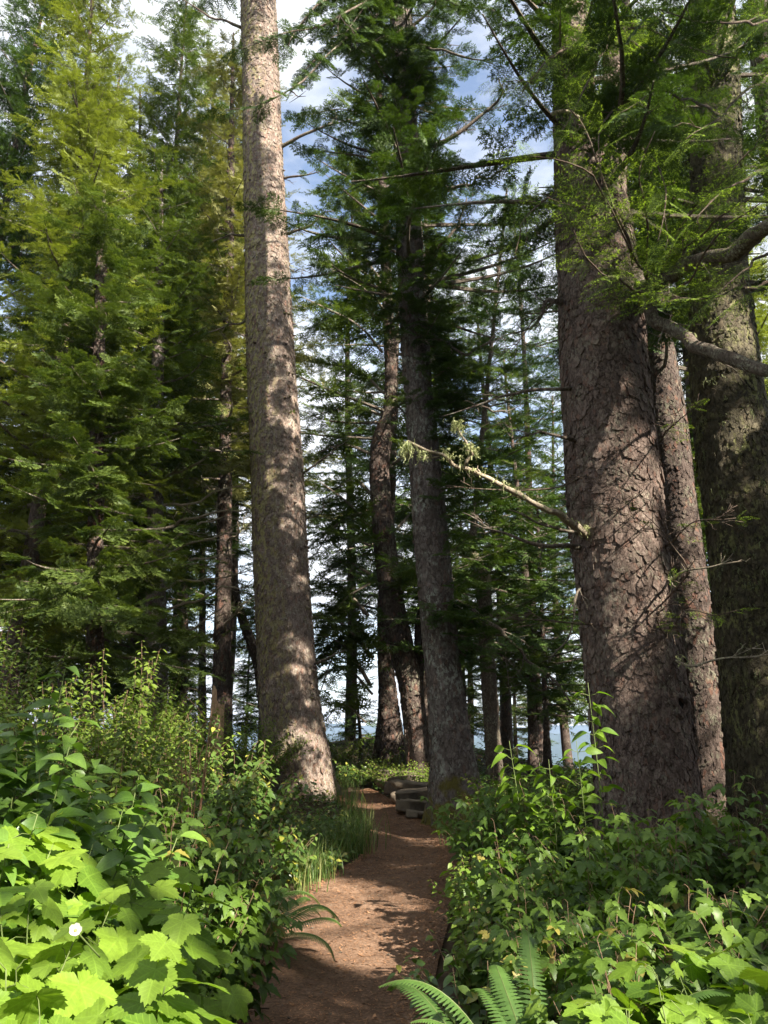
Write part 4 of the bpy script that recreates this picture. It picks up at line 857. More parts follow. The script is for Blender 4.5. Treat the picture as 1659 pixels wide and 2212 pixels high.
# bare pale limbs fanning out left of the pale trunk
fan = [((355, 1040, 16), (420, 1000, 15.6), (545, 930, 15.2)), ((350, 1100, 16), (440, 1075, 15.5), (548, 1035, 15.1)), ((352, 1140, 16), (430, 1120, 15.5), (545, 1095, 15.1)), ((352, 1180, 16), (450, 1130, 15.5), (500, 1100, 15.2)), ((355, 1200, 16), (430, 1165, 15.6), (540, 1150, 15.2)),
       ((355, 1230, 16), (440, 1205, 15.4), (510, 1190, 15)), ((350, 1270, 16), (430, 1250, 15.5), (545, 1232, 15.1)), ((350, 1330, 16), (440, 1285, 15.4), (540, 1265, 15)), ((480, 1360, 18), (505, 1330, 17.4), (560, 1290, 17)), ((350, 1360, 16), (420, 1350, 15.5), (490, 1300, 15.2)),
       ((480, 1420, 18), (440, 1395, 17.6), (400, 1440, 17.4)), ((480, 1180, 18), (520, 1150, 17.5), (548, 1120, 17.2)), ((345, 1090, 16), (300, 1070, 15.6), (260, 1085, 15.2)), ((330, 1240, 16), (290, 1200, 15.5), (280, 1180, 15.4)), ((480, 1060, 18), (430, 1050, 17.3), (380, 1075, 17))]
for k, q in enumerate(fan):
    limb(tI if q[0][2] == 16 else tJ, list(q), .032, .008, 'deadlimb', n=16, wig=.07, twigs=9, tl=.6, seed=200 + k, tuft=4)

# ------------------------------------------------------------------ leaves
def ovate(seed, w=.5, k=7, fold=.22, curl=.35, serr=0., tipp=1.0):
    rs_ = random.Random(seed); t = np.linspace(0, 1, k); hw = w * .5 * np.sin(np.pi * t ** .8) ** .75 * (1 - .25 * t) ; hw[0] = 0.012; hw[-1] = .004
    V = []; U = []
    for j in range(k):
        y = t[j]; z = -curl * y * y + .04; s = hw[j] * (1 + serr * ((j % 2) * 2 - 1))
        wz = rs_.uniform(-.02, .02)
        for q in (-1, 0, 1):
            V.append([q * s, y - .02 * abs(q), z + abs(q) * s * fold * 1.6 + wz * q]); U.append([q * s * 1.4, y, 0])
    V = np.array(V); i = np.arange(k - 1)[:, None] * 3 + np.arange(2)[None]
    F = np.stack([i, i + 1, i + 4, i + 3], -1).reshape(-1, 4)
    return V, [F], np.full(len(V), 0.), np.array(U)
def merge(parts):
    V = []; F = {}; T = []; U = []; n = 0
    for (v, f, t, u), sc_, ang, org in parts:
        c, s = math.cos(ang), math.sin(ang)
        vv = v * sc_; vv = np.stack([vv[:, 0] * c + vv[:, 1] * s, -vv[:, 0] * s + vv[:, 1] * c, vv[:, 2]], -1) + org
        V.append(vv); T.append(t); U.append(u)
        for g in f: F.setdefault(g.shape[1], []).append(g + n)
        n += len(v)
    return np.concatenate(V), [np.concatenate(g) for g in F.values()], np.concatenate(T), np.concatenate(U)
def trifol(seed):
    o = [ovate(seed + q, .62, 9, .18, .25 + .1 * q, .16) for q in range(3)]
    return merge([(o[0], .62, 0, [0, .30, 0]), (o[1], .5, R_(72), [0.02, .22, 0]), (o[2], .5, R_(-72), [-.02, .22, 0])])
def palmate(seed, na=84, lobes=((0, 1.), (56, .90), (-56, .90), (112, .62), (-112, .62)), wd=46):
    rs_ = random.Random(seed); th = np.linspace(-180, 180, na, endpoint=False); r = np.zeros(na); dmin = np.full(na, 9.); lob = np.zeros(na)
    for (l, R0) in lobes:
        R0 *= rs_.uniform(.92, 1.06); l += rs_.uniform(-4, 4); d = (th - l + 180) % 360 - 180; rr = R0 * (1 - .52 * (np.abs(d) / wd) ** 1.0) * (np.abs(d) < wd * 1.4)
        up = rr > r; r = np.where(up, rr, r); dmin = np.where(up, d, dmin)
    r = np.maximum(r, .30); sinus = np.clip(1 - np.abs(np.abs(th) - 180) / 9, 0, 1); r = r * (1 - .75 * sinus)
    outer = r * (1 + .045 * (np.arange(na) % 2 * 2 - 1) + .03 * np.array([rs_.uniform(-1, 1) for _ in range(na)]))
    R3 = [.0, .33, .66, 1.]
    V = [[0, 0, 0]]; U = [[0, 0, 0]]
    tr = np.radians(th); cup = rs_.uniform(-.05, .25); dr = rs_.uniform(.15, .45); wv = rs_.uniform(0, 6)
    for q in R3[1:]:
        ro = outer * q if q == 1. else r * q
        z = .07 * q * np.minimum(1, np.abs(dmin) / 30) * ro + cup * ro ** 2 - dr * ro ** 2 * (.6 + .5 * np.cos(tr)) + .03 * q * np.sin(tr * 3 + wv)
        V += np.stack([ro * np.sin(tr), ro * np.cos(tr), z], -1).tolist(); U += np.stack([np.radians(dmin) * ro, ro, 0 * ro], -1).tolist()
    j = np.arange(na); k = (j + 1) % na
    tri = np.stack([0 * j, 1 + k, 1 + j], -1); qd = np.concatenate([np.stack([1 + na * m_ + j, 1 + na * m_ + k, 1 + na * (m_ + 1) + k, 1 + na * (m_ + 1) + j], -1) for m_ in (0, 1)])
    V = np.array(V) * .62; V[:, 1] += .0
    return V, [tri, qd], np.zeros(len(V)), np.array(U)
LP = {'thimble': [palmate(s) for s in range(5)], 'thimble_lo': [palmate(s, 36) for s in range(3)], 'salmon': [trifol(s) for s in range(4)],
      'dogwood': [ovate(s, .56, 8, .22, .30 + .1 * s) for s in range(4)], 'salal': [ovate(s, .62, 6, .15, .2) for s in range(3)], 'huckle': [ovate(s, .6, 4, .12, .15) for s in range(3)],
      'maple': [palmate(s + 9, 60, ((0, 1.), (50, .8), (-50, .8)), 34) for s in range(3)]}
def shrub_mesh(Hh, Rr, nst, nlv, protos, size, leafm, stemm, seed, t0=.35, pet=.5, upb=1., sr=.006, tip=.5, spread=.25, droop=.1):
    droop = -.4 if leafm == 'dogwood' else droop
    g = np.random.default_rng(seed); la = Acc(); sa = Acc(); nst = int(nst)
    O = []; D = []; U = []; S = []; Tt = []
    sunb = SUN * [.45, .6, .2]
    for k in range(nst):
        an = g.uniform(0, 2 * np.pi); rr = Rr * math.sqrt(g.uniform(0, 1)); hh = Hh * (1 - .35 * (rr / Rr) ** 2) * g.uniform(.62, 1.)
        b0 = np.array([math.cos(an) * rr * spread, math.sin(an) * rr * spread, -.05]); e = np.array([math.cos(an) * rr, math.sin(an) * rr, hh]); c = (b0 + e) / 2 + np.array([-math.cos(an) * rr * .2, -math.sin(an) * rr * .2, hh * .18])
        t = np.linspace(0, 1, 9)[:, None]; pth = (1 - t) ** 2 * b0 + 2 * t * (1 - t) * c + t * t * e; pth[1:] += np.cumsum(g.normal(0, .008 * Hh, (8, 3)), 0)
        tube(sa, pth, np.linspace(sr, sr * .35, 9), 5, 0, g.random())
        tl = t0 + (1 - t0) * ((np.arange(nlv) + g.random(nlv)) / nlv) ** .8; tl[-1] = 1.; phi = g.uniform(0, 6.28) + np.arange(nlv) * 2.4
        q = np.stack([np.interp(tl, t[:, 0], pth[:, m_]) for m_ in range(3)], -1)
        d = np.stack([np.cos(phi) + .4 * math.cos(an) * rr / Rr, np.sin(phi) + .4 * math.sin(an) * rr / Rr, g.uniform(-.1, .7, nlv)], -1); d = nrm(d)
        s = size * g.uniform(.55, 1.15, nlv) * (1 - .35 * tl ** 4); pl = pet * s * g.uniform(.5, 1.3, nlv)
        q2 = q + d * pl[:, None]
        for m_ in range(nlv):
            if pl[m_] > .02: tube(sa, np.array([q[m_], (q[m_] + q2[m_]) / 2 + [0, 0, .01], q2[m_]]), sr * .28, 3, 0, .8)
        dd = d.copy(); dd[:, 2] = g.uniform(-.55, .15, nlv) - droop
        u = np.array([0, 0, upb]) + sunb + d * g.uniform(.0, .6, nlv)[:, None] * [1, 1, 0] + g.normal(0, .28, (nlv, 3))
        O.append(q2); D.append(dd); U.append(u); S.append(s); Tt.append(tl ** 5 * tip * g.uniform(0, 1, nlv))
    O = np.concatenate(O); D = nrm(np.concatenate(D)); U = np.concatenate(U); S = np.concatenate(S); Tt = np.concatenate(Tt)
    Mx = frames(D, U) * S[:, None, None]; pick = g.integers(0, len(protos), len(O)); rb = g.random(len(O))
    for j, (v, f, t, u) in enumerate(protos):
        m_ = pick == j; la.inst((v, f, t + 1, u), Mx[m_], O[m_], rb[m_], 0, Tt[m_])
    return la.mesh('foliage', [M[leafm]], True), sa.mesh('stem', [M[stemm]], True)
KIND = {  # name, leaf protos, size, leaf mat, stem mat, stems, leaves per stem, t0
    'thimble': ('thimbleberry_bush', LP['thimble'], .235, 'thimble', 'stem_green', 18, 12, .35, .5, .005),
    'salmon': ('salmonberry_bush', LP['salmon'], .155, 'salmon', 'stem_brown', 26, 15, .2, .35, .0035),
    'dogwood': ('glossy_leaf_shrub', LP['dogwood'], .165, 'dogwood', 'stem_green', 18, 17, .35, .12, .006),
    'salal': ('salal_bush', LP['salal'], .10, 'salal', 'stem_brown', 30, 20, .2, .15, .004),
    'huckle': ('huckleberry_bush', LP['huckle'], .075, 'huckle', 'stem_brown', 34, 38, .12, .4, .003),
    'maple': ('vine_maple_sprout', LP['maple'], .165, 'thimble', 'stem_green', 14, 7, .4, .5, .004),
}
SM = {}
def get_shrub(kind, var):
    if (kind, var) not in SM:
        nm, pr, sz, lm, sm_, ns_, nl, t0, pet, sr = KIND[kind]
        SM[kind, var] = shrub_mesh(1., .5, ns_, nl, pr, sz, lm, sm_, 100 * len(SM) + var, t0, pet, 1., sr)
    return SM[kind, var]
USED = {}
def shrub(kind, px, py, YY, label, R0=None, var=None, sc=1., group=None, xyz=None):
    """a bush whose top shows at (px, py) at distance YY"""
    p = P(px, py, YY); z = float(H(p[0], YY)); h = max(.25, p[2] - z) * (1.12 if kind == 'dogwood' else 1.06)
    v = (USED.setdefault(kind, 0)) % 3 if var is None else var; USED[kind] = USED[kind] + 1 if kind in USED else 1
    nm, pr, sz, lm, sm_, ns_, nl, t0, pet, sr = KIND[kind]
    key = (kind, v, round(h, 1), sc)
    if key not in SM: SM[key] = shrub_mesh(h, (R0 or .5 * h) , ns_ * max(.5, min(2.2, (R0 or .5 * h) / .5)), nl * max(.6, min(1.8, h)), pr, sz * sc, lm, sm_, 17 * len(SM) + 3, t0, pet, 1., sr)if False else shrub_mesh(h, (R0 or .5 * h), ns_ * max(.5, min(2.2, (R0 or .5 * h) / .5)), int(nl * max(.6, min(1.8, h))), pr, sz * sc, lm, sm_, 17 * len(SM) + 3, t0, pet, 1., sr)
    t = thing(nm, (p[0], YY, z), label, 'shrub' if kind != 'maple' else 'plant', group)
    link('foliage', SM[key][0], t); link('stem', SM[key][1], t)
    return t
SH = [
 ('thimble', 40, 1735, 3.0, 'thimbleberry with shaded broad leaves at the left edge under the glossy shrub', .5), ('thimble', 230, 1770, 3.1, 'thimbleberry just below the glossy shrub, leaves half in sun', .5), ('thimble', 150, 1850, 2.45, 'bright sunlit thimbleberry with broad lobed leaves in the left foreground', .5),
 ('thimble', 300, 1870, 2.9, 'thimbleberry between the sunlit foreground leaves and the salmonberry', .36), ('thimble', 280, 2010, 2.75, 'thimbleberry leaning over the path edge left of the sword fern', .26), ('thimble', 30, 1960, 2.0, 'thimbleberry in full sun at the left edge near the white flower', .45),
 ('thimble', 200, 2040, 2.05, 'sunlit thimbleberry right of the white flower', .3), ('thimble', 270, 2130, 2.15, 'lowest thimbleberry beside the shaded path in the bottom left', .28), ('thimble', 90, 2120, 1.7, 'nearest thimbleberry with the largest leaves in the bottom left corner', .4),
 ('dogwood', 30, 1385, 3.7, 'tall glossy leaved shrub at the left edge', .6), ('dogwood', 150, 1540, 3.5, 'glossy leaved shrub with upright shoots in front of the dark wood', .5), ('dogwood', 240, 1640, 3.9, 'low glossy leaved shrub with curled leaves above the thimbleberry', .45), ('dogwood', 60, 1580, 3.1, 'glossy leaved shrub low against the left edge', .45),
 ('salmon', 440, 1690, 4.6, 'salmonberry below the bare reddish sticks', .5), ('salmon', 480, 1790, 4.5, 'salmonberry reaching towards the path left of the grass', .4), ('salmon', 380, 1760, 4.0, 'salmonberry behind the thimbleberry leaves', .5), ('salmon', 415, 1880, 4.2, 'salmonberry overhanging the sword fern', .26), ('salmon', 350, 1880, 3.7, 'salmonberry in the middle of the left bank', .3), ('salmon', 330, 1660, 4.8, 'salmonberry right of the glossy shrub', .5),
 ('huckle', 270, 1400, 6.5, 'tall small leaved bush in front of the dark trunk', .9), ('huckle', 130, 1420, 6.8, 'small leaved bush behind the glossy shrub', .9), ('huckle', 350, 1480, 8, 'small leaved bush left of the reddish sticks', .8), ('huckle', 20, 1300, 8, 'tall small leaved bush at the left edge in the shade', 1.0), ('huckle', 250, 1560, 5.6, 'small leaved bush between glossy shrub and salal', .6),
 ('salal', 440, 1545, 7.6, 'yellowing salal with bare reddish sticks beside the stump', .75), ('salal', 530, 1600, 8.2, 'salal left of the foot of the tall pale trunk', .7), ('salal', 585, 1670, 8.6, 'dark salal against the foot of the tall pale trunk', .5), ('salal', 370, 1590, 6.6, 'salal with yellow leaves in front of the lichened trunk', .7), ('salal', 640, 1760, 9.2, 'low salal under the tall pale trunk', .5), ('salal', 700, 1745, 10.2, 'dark low salal at the left edge of the path', .5), ('salal', 735, 1790, 10.0, 'low salal overhanging the narrow part of the path', .35), ('salal', 490, 1660, 6.8, 'salal between the sticks and the salmonberry', .6), ('salal', 590, 1760, 7.6, 'salal behind the grass tufts', .5), ('salal', 690, 1820, 8.4, 'dark salal just left of the path bend', .4),
 ('huckle', 730, 1575, 20, 'sunlit bush right of the tall pale trunk on the far bank', 1.2), ('huckle', 790, 1625, 19, 'low bush on the far bank under the short trunk', 1.1), ('huckle', 850, 1640, 17.5, 'low leafy bush behind the stone edging', 1.0), ('huckle', 700, 1610, 22, 'bush on the skyline of the far bank', 1.3), ('huckle', 900, 1640, 15.5, 'leafy bush between the stones and the grey trunk', .7), ('salal', 750, 1640, 18, 'yellow green low bush at the path bend', 1.0), ('salal', 820, 1600, 21, 'low bush at the foot of the short sunlit trunk', 1.1), ('salal', 905, 1600, 19, 'low bush right of the kinked tree', 1.0), ('huckle', 540, 1540, 14, 'bush left of the tall pale trunk on the slope', 1.2), ('huckle', 420, 1500, 13, 'bush in front of the splintered stump', 1.1), ('huckle', 330, 1450, 12, 'bush before the lichened trunk', 1.1),
 ('salmon', 1060, 1665, 7.5, 'salmonberry right of the mossy trunk foot', .7), ('huckle', 1120, 1655, 10, 'small leaved bush below the blue hills', 1.0), ('huckle', 1210, 1650, 12, 'small leaved bush left of the largest trunk', 1.0), ('huckle', 1060, 1690, 12.5, 'small leaved bush behind the mossy foot', .9), ('salmon', 1160, 1715, 6.2, 'salmonberry below the tall sprouts', .65), ('salmon', 1250, 1690, 6., 'salmonberry at the left foot of the largest trunk', .6),
 ('salmon', 1350, 1730, 5.2, 'salmonberry in front of the largest trunk', .6), ('salmon', 1450, 1720, 5.0, 'salmonberry at the right foot of the largest trunk', .6), ('salmon', 1560, 1690, 5.0, 'salmonberry in front of the mossy right trunk', .6), ('salmon', 1650, 1640, 5., 'tall salmonberry at the right edge', .6),
 ('salmon', 1105, 1790, 5.6, 'salmonberry just right of the edging log', .42), ('salmon', 1170, 1810, 4.9, 'shaded salmonberry in the middle of the right thicket', .5), ('salmon', 1290, 1790, 4.4, 'shaded salmonberry above the brown canes', .5), ('salmon', 1410, 1800, 4.1, 'broad leaved salmonberry right of centre in the thicket', .5), ('salmon', 1530, 1770, 4.0, 'salmonberry with sunlit top near the mossy trunk', .5),
 ('salmon', 1120, 1900, 4.2, 'low salmonberry at the right edge of the path', .28), ('salmon', 1190, 1910, 3.8, 'dark salmonberry above the ferns', .36), ('salmon', 1320, 1910, 3.3, 'dark salmonberry left of the brown canes', .42), ('salmon', 1460, 1900, 3.1, 'salmonberry with thin brown canes on the right', .42), ('salmon', 1600, 1880, 3.0, 'salmonberry at the right edge, half lit', .45),
 ('salmon', 1290, 2060, 2.9, 'low salmonberry between the ferns and the bottom right leaves', .26), ('salmon', 1170, 2030, 3.6, 'low salmonberry behind the ferns', .28), ('salmon', 1360, 2050, 2.6, 'salmonberry in the bottom right, shaded', .28), ('thimble', 1560, 2000, 2.3, 'thimbleberry on the right edge above the sunlit leaves', .36), ('maple', 1640, 2010, 2.3, 'lobed leaves against the right edge above the corner', .3), ('maple', 1440, 2040, 2.3, 'lobed leaves behind the bright ones in the bottom right', .28),
 ('maple', 1380, 2085, 1.95, 'bright lobed leaves in the bottom right, left of the corner', .24), ('maple', 1590, 2110, 1.85, 'brightest lobed leaves in the bottom right corner', .26), ('maple', 1490, 2150, 1.8, 'sunlit lobed leaves at the bottom edge on the right', .22),
 ('huckle', 1030, 1970, 4.7, 'low small leaved plant overhanging the right path edge', .14), ('huckle', 1020, 1900, 5.5, 'low small leaved plant below the leafy sprout at the path', .14),
 ('huckle', 1010, 1830, 6.2, 'small bush on the edging log', .35), ('salal', 1065, 1900, 5., 'low salal beside the path on the right', .22), ('salal', 1035, 1985, 4.5, 'low glossy leaves at the right path edge', .16), ('salal', 1035, 2060, 3.6, 'low dark leaves behind the fern', .2), ('salal', 1080, 1740, 8.6, 'low dark leaves right of the mossy trunk foot', .6),
]
for (kd, px, py, YY, lb, R0) in SH: shrub(kd, px, py, YY, lb, R0)
# tall leafy sprouts
def sprout(px0, py0, px1, py1, YY, label, nl=16, size=.085, seed=0):
    nl *= 2
    g = np.random.default_rng(seed); p1 = P(px1, py1, YY); p0 = P(px0, py0, YY); zb = float(H(p0[0], YY)); p0[2] = min(p0[2], zb + .6); base = np.array([p0[0], YY, zb])
    pth = smoothpath([base - [0, 0, .05], (base * .5 + p1 * .5) + [.03, 0, 0], p1], 22); la = Acc(); sa = Acc(); tube(sa, pth, np.linspace(.007, .002, 22), 5, 0, .7)
    O = []; D = []; S = []
    for k in range(nl):
        t = .35 + .65 * k / nl; i_ = min(21, int(t * 21)); ph = g.uniform(0, .6) + k * 2.5; d = np.array([math.cos(ph), math.sin(ph), g.uniform(.1, .6)]); q = pth[i_] + d * .05
        tube(sa, np.array([pth[i_], q]), .0018, 3, 0, .8); O.append(q); D.append(d * [1, 1, g.uniform(-1, .6)]); S.append(size * 1.35 * g.uniform(.6, 1.1))
    O = np.array(O); D = nrm(np.array(D)); U = np.array([0, 0, 1.]) + g.normal(0, .45, (nl, 3)); la.inst(LP['dogwood'][seed % 4], frames(D, U) * np.array(S)[:, None, None], O)
    t = thing('leafy_sprout', tuple(base), label, 'plant'); link('foliage', la.mesh('foliage', [M['thimble']], True, base), t); link('stem', sa.mesh('stem', [M['stem_green']], True, base), t)
sprout(1290, 1700, 1270, 1475, 5.6, 'tallest leafy sprout rising in front of the largest trunk', 26, .09, 1)
sprout(1250, 1700, 1245, 1600, 5.4, 'shorter leafy sprout just left of the tallest one', 18, .085, 2)
sprout(1130, 1700, 1100, 1600, 6.2, 'leafy sprout with big leaves below the blue hills', 16, .11, 3)
sprout(1150, 1700, 1165, 1645, 6., 'slim sprout between the hills and the largest trunk', 14, .08, 4)
sprout(1010, 1900, 985, 1880, 4.9, 'leafy sprout at the right edge of the path', 16, .06, 5)
sprout(1190, 1800, 1185, 1640, 5.6, 'thin sprout left of the pair before the largest trunk', 20, .08, 6)

# ferns: fronds as parts
def frond_mesh(seed, L=.6, W=.11, npn=34, arch=.6, leafm='fern'):
    rs_ = random.Random(seed); a = Acc(); t = np.linspace(0, 1, 22)
    R0 = np.stack([.04 * np.sin(t * 3 + seed) * L, L * np.sin(t * (1.15 + arch * .4)) / 1.15, L * (.62 * t - arch * t ** 2.2)], -1)
    tube(a, R0, np.linspace(.0035, .001, 22), 4, 1, .5)
    for k in range(npn):
        s = .10 + .9 * k / npn; c = np.array([np.interp(s, t, R0[:, q]) for q in range(3)]); tn = nrm(np.array([np.interp(min(1, s + .03), t, R0[:, q]) for q in range(3)]) - np.array([np.interp(s - .03, t, R0[:, q]) for q in range(3)]))
        env = min(1, s * 3.4) * (1 - s) ** .55; l = W * env * rs_.uniform(.9, 1.08) + .006
        for sd in (-1, 1):
            side = nrm(np.cross(tn, [0, 0, 1.])) * sd; up = np.cross(side, tn) * sd; d = nrm(side + tn * .25 + np.array([0, 0, -.18])); wv = tn * (L * .9 / npn) * .40
            m_ = 7; v = []
            for q in range(m_):
                f = q / (m_ - 1); wq = (1 - f) ** .6 * (1 + .35 * (q % 2)); cc = c + d * l * f + np.array([0, 0, -.25]) * l * f * f; v += [cc - wv * wq, cc + wv * wq]
            v = np.array(v); i_ = np.arange(m_ - 1) * 2; a.add(v, [np.stack([i_, i_ + 1, i_ + 3, i_ + 2], -1)], rs_.random(), s * .4)
    return a.mesh('frond', [M[leafm], M['stem_green']], False)
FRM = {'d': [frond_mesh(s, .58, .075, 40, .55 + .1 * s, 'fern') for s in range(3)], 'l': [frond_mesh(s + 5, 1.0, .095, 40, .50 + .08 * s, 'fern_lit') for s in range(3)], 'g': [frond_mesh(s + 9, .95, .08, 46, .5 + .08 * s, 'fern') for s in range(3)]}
def fern(px, py, YY, n, key, label, sc=1., seed=0, z=None, az=None, tilt=(-6, 26)):
    rs_ = random.Random(seed); p = P(px, py, YY); zz = float(H(p[0], YY)) if z is None else z
    t = thing('fern', (p[0], YY, zz), label, 'fern', 'ferns beside the path')
    for k in range(n):
        a_ = (2 * math.pi * k / n + rs_.uniform(-.25, .25)) if az is None else R_(rs_.uniform(*az))
        o = link('frond', FRM[key][k % 3], t, (0, 0, 0), a_, sc * rs_.uniform(.8, 1.15)); o.rotation_euler = (R_(rs_.uniform(*tilt)), rs_.uniform(-.2, .2), a_)
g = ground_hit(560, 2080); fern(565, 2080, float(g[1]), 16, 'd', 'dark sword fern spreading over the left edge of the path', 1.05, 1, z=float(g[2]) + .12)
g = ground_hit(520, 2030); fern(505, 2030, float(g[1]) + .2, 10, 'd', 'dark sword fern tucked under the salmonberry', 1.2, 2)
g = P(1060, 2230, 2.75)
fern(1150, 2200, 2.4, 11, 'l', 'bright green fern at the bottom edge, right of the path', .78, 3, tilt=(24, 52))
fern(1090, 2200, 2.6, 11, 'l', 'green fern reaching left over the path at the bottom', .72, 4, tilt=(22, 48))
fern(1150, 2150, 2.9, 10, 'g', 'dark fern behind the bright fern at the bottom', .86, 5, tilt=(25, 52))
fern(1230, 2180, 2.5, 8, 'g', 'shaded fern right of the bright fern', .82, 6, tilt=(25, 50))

# grass tufts
def grass_mesh(seed, n=85, L=.40, R0=.2):
    g = np.random.default_rng(seed); a = Acc()
    for k in range(n):
        o = np.array([*(g.normal(0, R0 * .5, 2)), 0.]); ph = g.uniform(0, 6.28); l = L * g.uniform(.5, 1.15); bend = g.uniform(.15, .75); d = np.array([math.cos(ph), math.sin(ph), 0]); sd = np.array([-d[1], d[0], 0]) * .0032 * g.uniform(.7, 1.4)
        t = np.linspace(0, 1, 6)[:, None]; c = o + d * l * bend * t ** 1.7 + np.array([0, 0, 1]) * l * (t - .42 * bend * t ** 2.6); w_ = (1 - t ** 1.5) * .95 + .05
        v = np.empty((12, 3)); v[0::2] = c - sd * w_; v[1::2] = c + sd * w_; i_ = np.arange(5) * 2
        a.add(v, [np.stack([i_, i_ + 1, i_ + 3, i_ + 2], -1)], g.random(), (g.random() > .8) * .8)
    return a.mesh('grass_tuft', [M['grass']])
GM = [grass_mesh(s) for s in range(3)]
GT = [(630, 1880), (655, 1905), (605, 1900), (690, 1875), (740, 1855), (775, 1830), (780, 1800), (765, 1770), (640, 1925), (745, 1740), (700, 1850), (730, 1815), (670, 1850), (600, 1870), (780, 1815), (755, 1785), (1000, 1830), (1030, 1845), (1060, 1850), (1040, 1800), (1080, 1815), (1010, 1790),
      (860, 1695), (840, 1690), (820, 1680), (780, 1695), (745, 1700), (880, 1700), (905, 1710), (1120, 1830), (715, 1835), (690, 1900), (760, 1845), (800, 1690), (1075, 1850), (765, 1845)]
def side_of(k, px, py): return ('left' if px < 810 else 'right')
lb_g = {}
for k, (px, py) in enumerate(GT):
    p = ground_hit(px, py); o = link('grass_tuft', GM[k % 3], None, tuple(p), random.uniform(0, 6.28), random.uniform(.8, 1.25) * (1.15 if p[1] > 12 else 1))
    sd = 'left' if px < 800 and p[1] < 12 else ('right' if p[1] < 12 else 'far')
    tag(o, {'left': 'long bladed grass tuft among the grass along the left edge of the path', 'right': 'dark grass tuft right of the path, near the mossy trunk foot', 'far': 'low grass tuft at the far bend of the path, by the stones'}[sd], 'grass tuft', {'left': 'grass tufts on the left path edge', 'right': 'grass tufts by the mossy trunk', 'far': 'grass tufts at the far bend'}[sd])

# ------------------------------------------------------------------ stones, log, stump, sticks, flower
def stone_mesh(seed, sx, sy, sz):
    n = 14; th = np.linspace(0, 2 * np.pi, 22, endpoint=False); ph = np.linspace(-np.pi / 2, np.pi / 2, n)
    A, B = np.meshgrid(th, ph); sq = lambda q, e: np.sign(q) * np.abs(q) ** e
    v = np.stack([sq(np.cos(B), .2) * sq(np.cos(A), .45), sq(np.cos(B), .2) * sq(np.sin(A), .45), sq(np.sin(B), .35)], -1).reshape(-1, 3)
    v = v * (1 + .34 * fbm(v * [1.9, 1.9, .7] + seed * 5, 5, seed)[:, None]); v[:, 2] += .05 * noise(v * 3 + seed, 2); v = v * [sx, sy, sz]
    i = np.arange(n - 1)[:, None] * 22; j = np.arange(22)[None]; k = (j + 1) % 22
    a = Acc(); a.add(v, [np.stack([i + j, i + k, i + 22 + k, i + 22 + j], -1).reshape(-1, 4)], .2 + .6 * ((seed * 37) % 10) / 10); return a.mesh('flat_stone', [M['stone']], True)
ST = [(862, 1694, 16.8, .46, .30, .07, 'palest flat slab at the far end of the stone edging', .32), (852, 1720, 16.2, .36, .3, .13, 'upright block under the farthest slab', .14), (878, 1712, 15.3, .42, .30, .07, 'second slab from the far end of the stone edging', .32), (872, 1735, 15, .34, .3, .13, 'block under the second slab', .14),
      (892, 1728, 14.0, .40, .28, .07, 'flat stone in the middle of the edging', .32), (884, 1750, 13.8, .34, .25, .12, 'block under the middle stone of the edging', .13), (903, 1738, 12.9, .38, .28, .08, 'dark slab nearest the grey trunk', .30), (897, 1760, 12.7, .36, .26, .12, 'low dark stone on the path beside the mossy trunk foot', .12), (915, 1775, 12.2, .26, .2, .06, 'small flat stone against the mossy trunk foot', .05), (846, 1690, 18.4, .3, .3, .06, 'small slab behind the palest slab', .2)]
for k, (px, py, YY, sx, sy, sz, lb, zz) in enumerate(ST):
    p = P(px, py, YY); sx, sy, sz = sx * .78, sy * .9, sz * .8; zz *= .85; z = float(H(p[0], YY)) + zz
    o = link('flat_stone', stone_mesh(k, sx, sy, sz), None, (p[0], YY, z), random.uniform(-.7, .9)); o.rotation_euler[1] = random.uniform(-.12, .12); o.rotation_euler[0] = random.uniform(-.05, .05); tag(o, lb, 'stone', 'stones edging the path')
def log_(pts, r, label, name='edging_log'):
    p = smoothpath(pts, 40); o0 = p[0]; a = Acc(); tube(a, p, r * (1 + .12 * np.sin(np.arange(40) * .9)), 16, 0, .5, .25)
    tag(link(name, a.mesh(name, [M['log']], True, o0), None, tuple(o0)), label, 'log')
q = [ground_hit(1005, 1828), ground_hit(1040, 1850), ground_hit(1085, 1885), ground_hit(1110, 1930)]
for p in q: p[2] += .05
log_(q, .10, 'mossy log edging the right side of the path')
# splintered stump
p = P(468, 1560, 13); zb = float(H(p[0], 13)); a = Acc(); th = np.linspace(0, 2 * np.pi, 40, endpoint=False)
zt = P(468, 1535, 13)[2]; top = zt + .30 * np.maximum(0, np.cos(th - 2.6)) ** 3 + .16 * np.abs(np.sin(th * 6.5)) * np.random.default_rng(3).random(40)
rings = []
for f in (-.1, .2, .5, .8, 1.): rings.append(np.stack([np.cos(th) * .11 * (1.25 - .35 * f) * (1 + .1 * np.sin(th * 5)), np.sin(th) * .11 * (1.25 - .35 * f), (zb + (top - zb) * f)], -1) + [p[0], 13, 0])
for f in (1., .8): rings.append(np.stack([np.cos(th) * .06, np.sin(th) * .06, zb + (top - zb) * f - .03], -1) + [p[0], 13, 0])
n_ = 40; i_ = np.arange(6)[:, None] * n_; j_ = np.arange(n_)[None]; k_ = (j_ + 1) % n_
a.add(np.concatenate(rings), [np.stack([i_ + j_, i_ + k_, i_ + n_ + k_, i_ + n_ + j_], -1).reshape(-1, 4), np.array([[6 * n_ + q for q in range(n_)]])], .6)
tag(link('broken_stump', a.mesh('broken_stump', [M['stump']], False, (p[0], 13, zb)), None, (p[0], 13, zb)), 'splintered pale stump left of the tall pale trunk', 'stump')
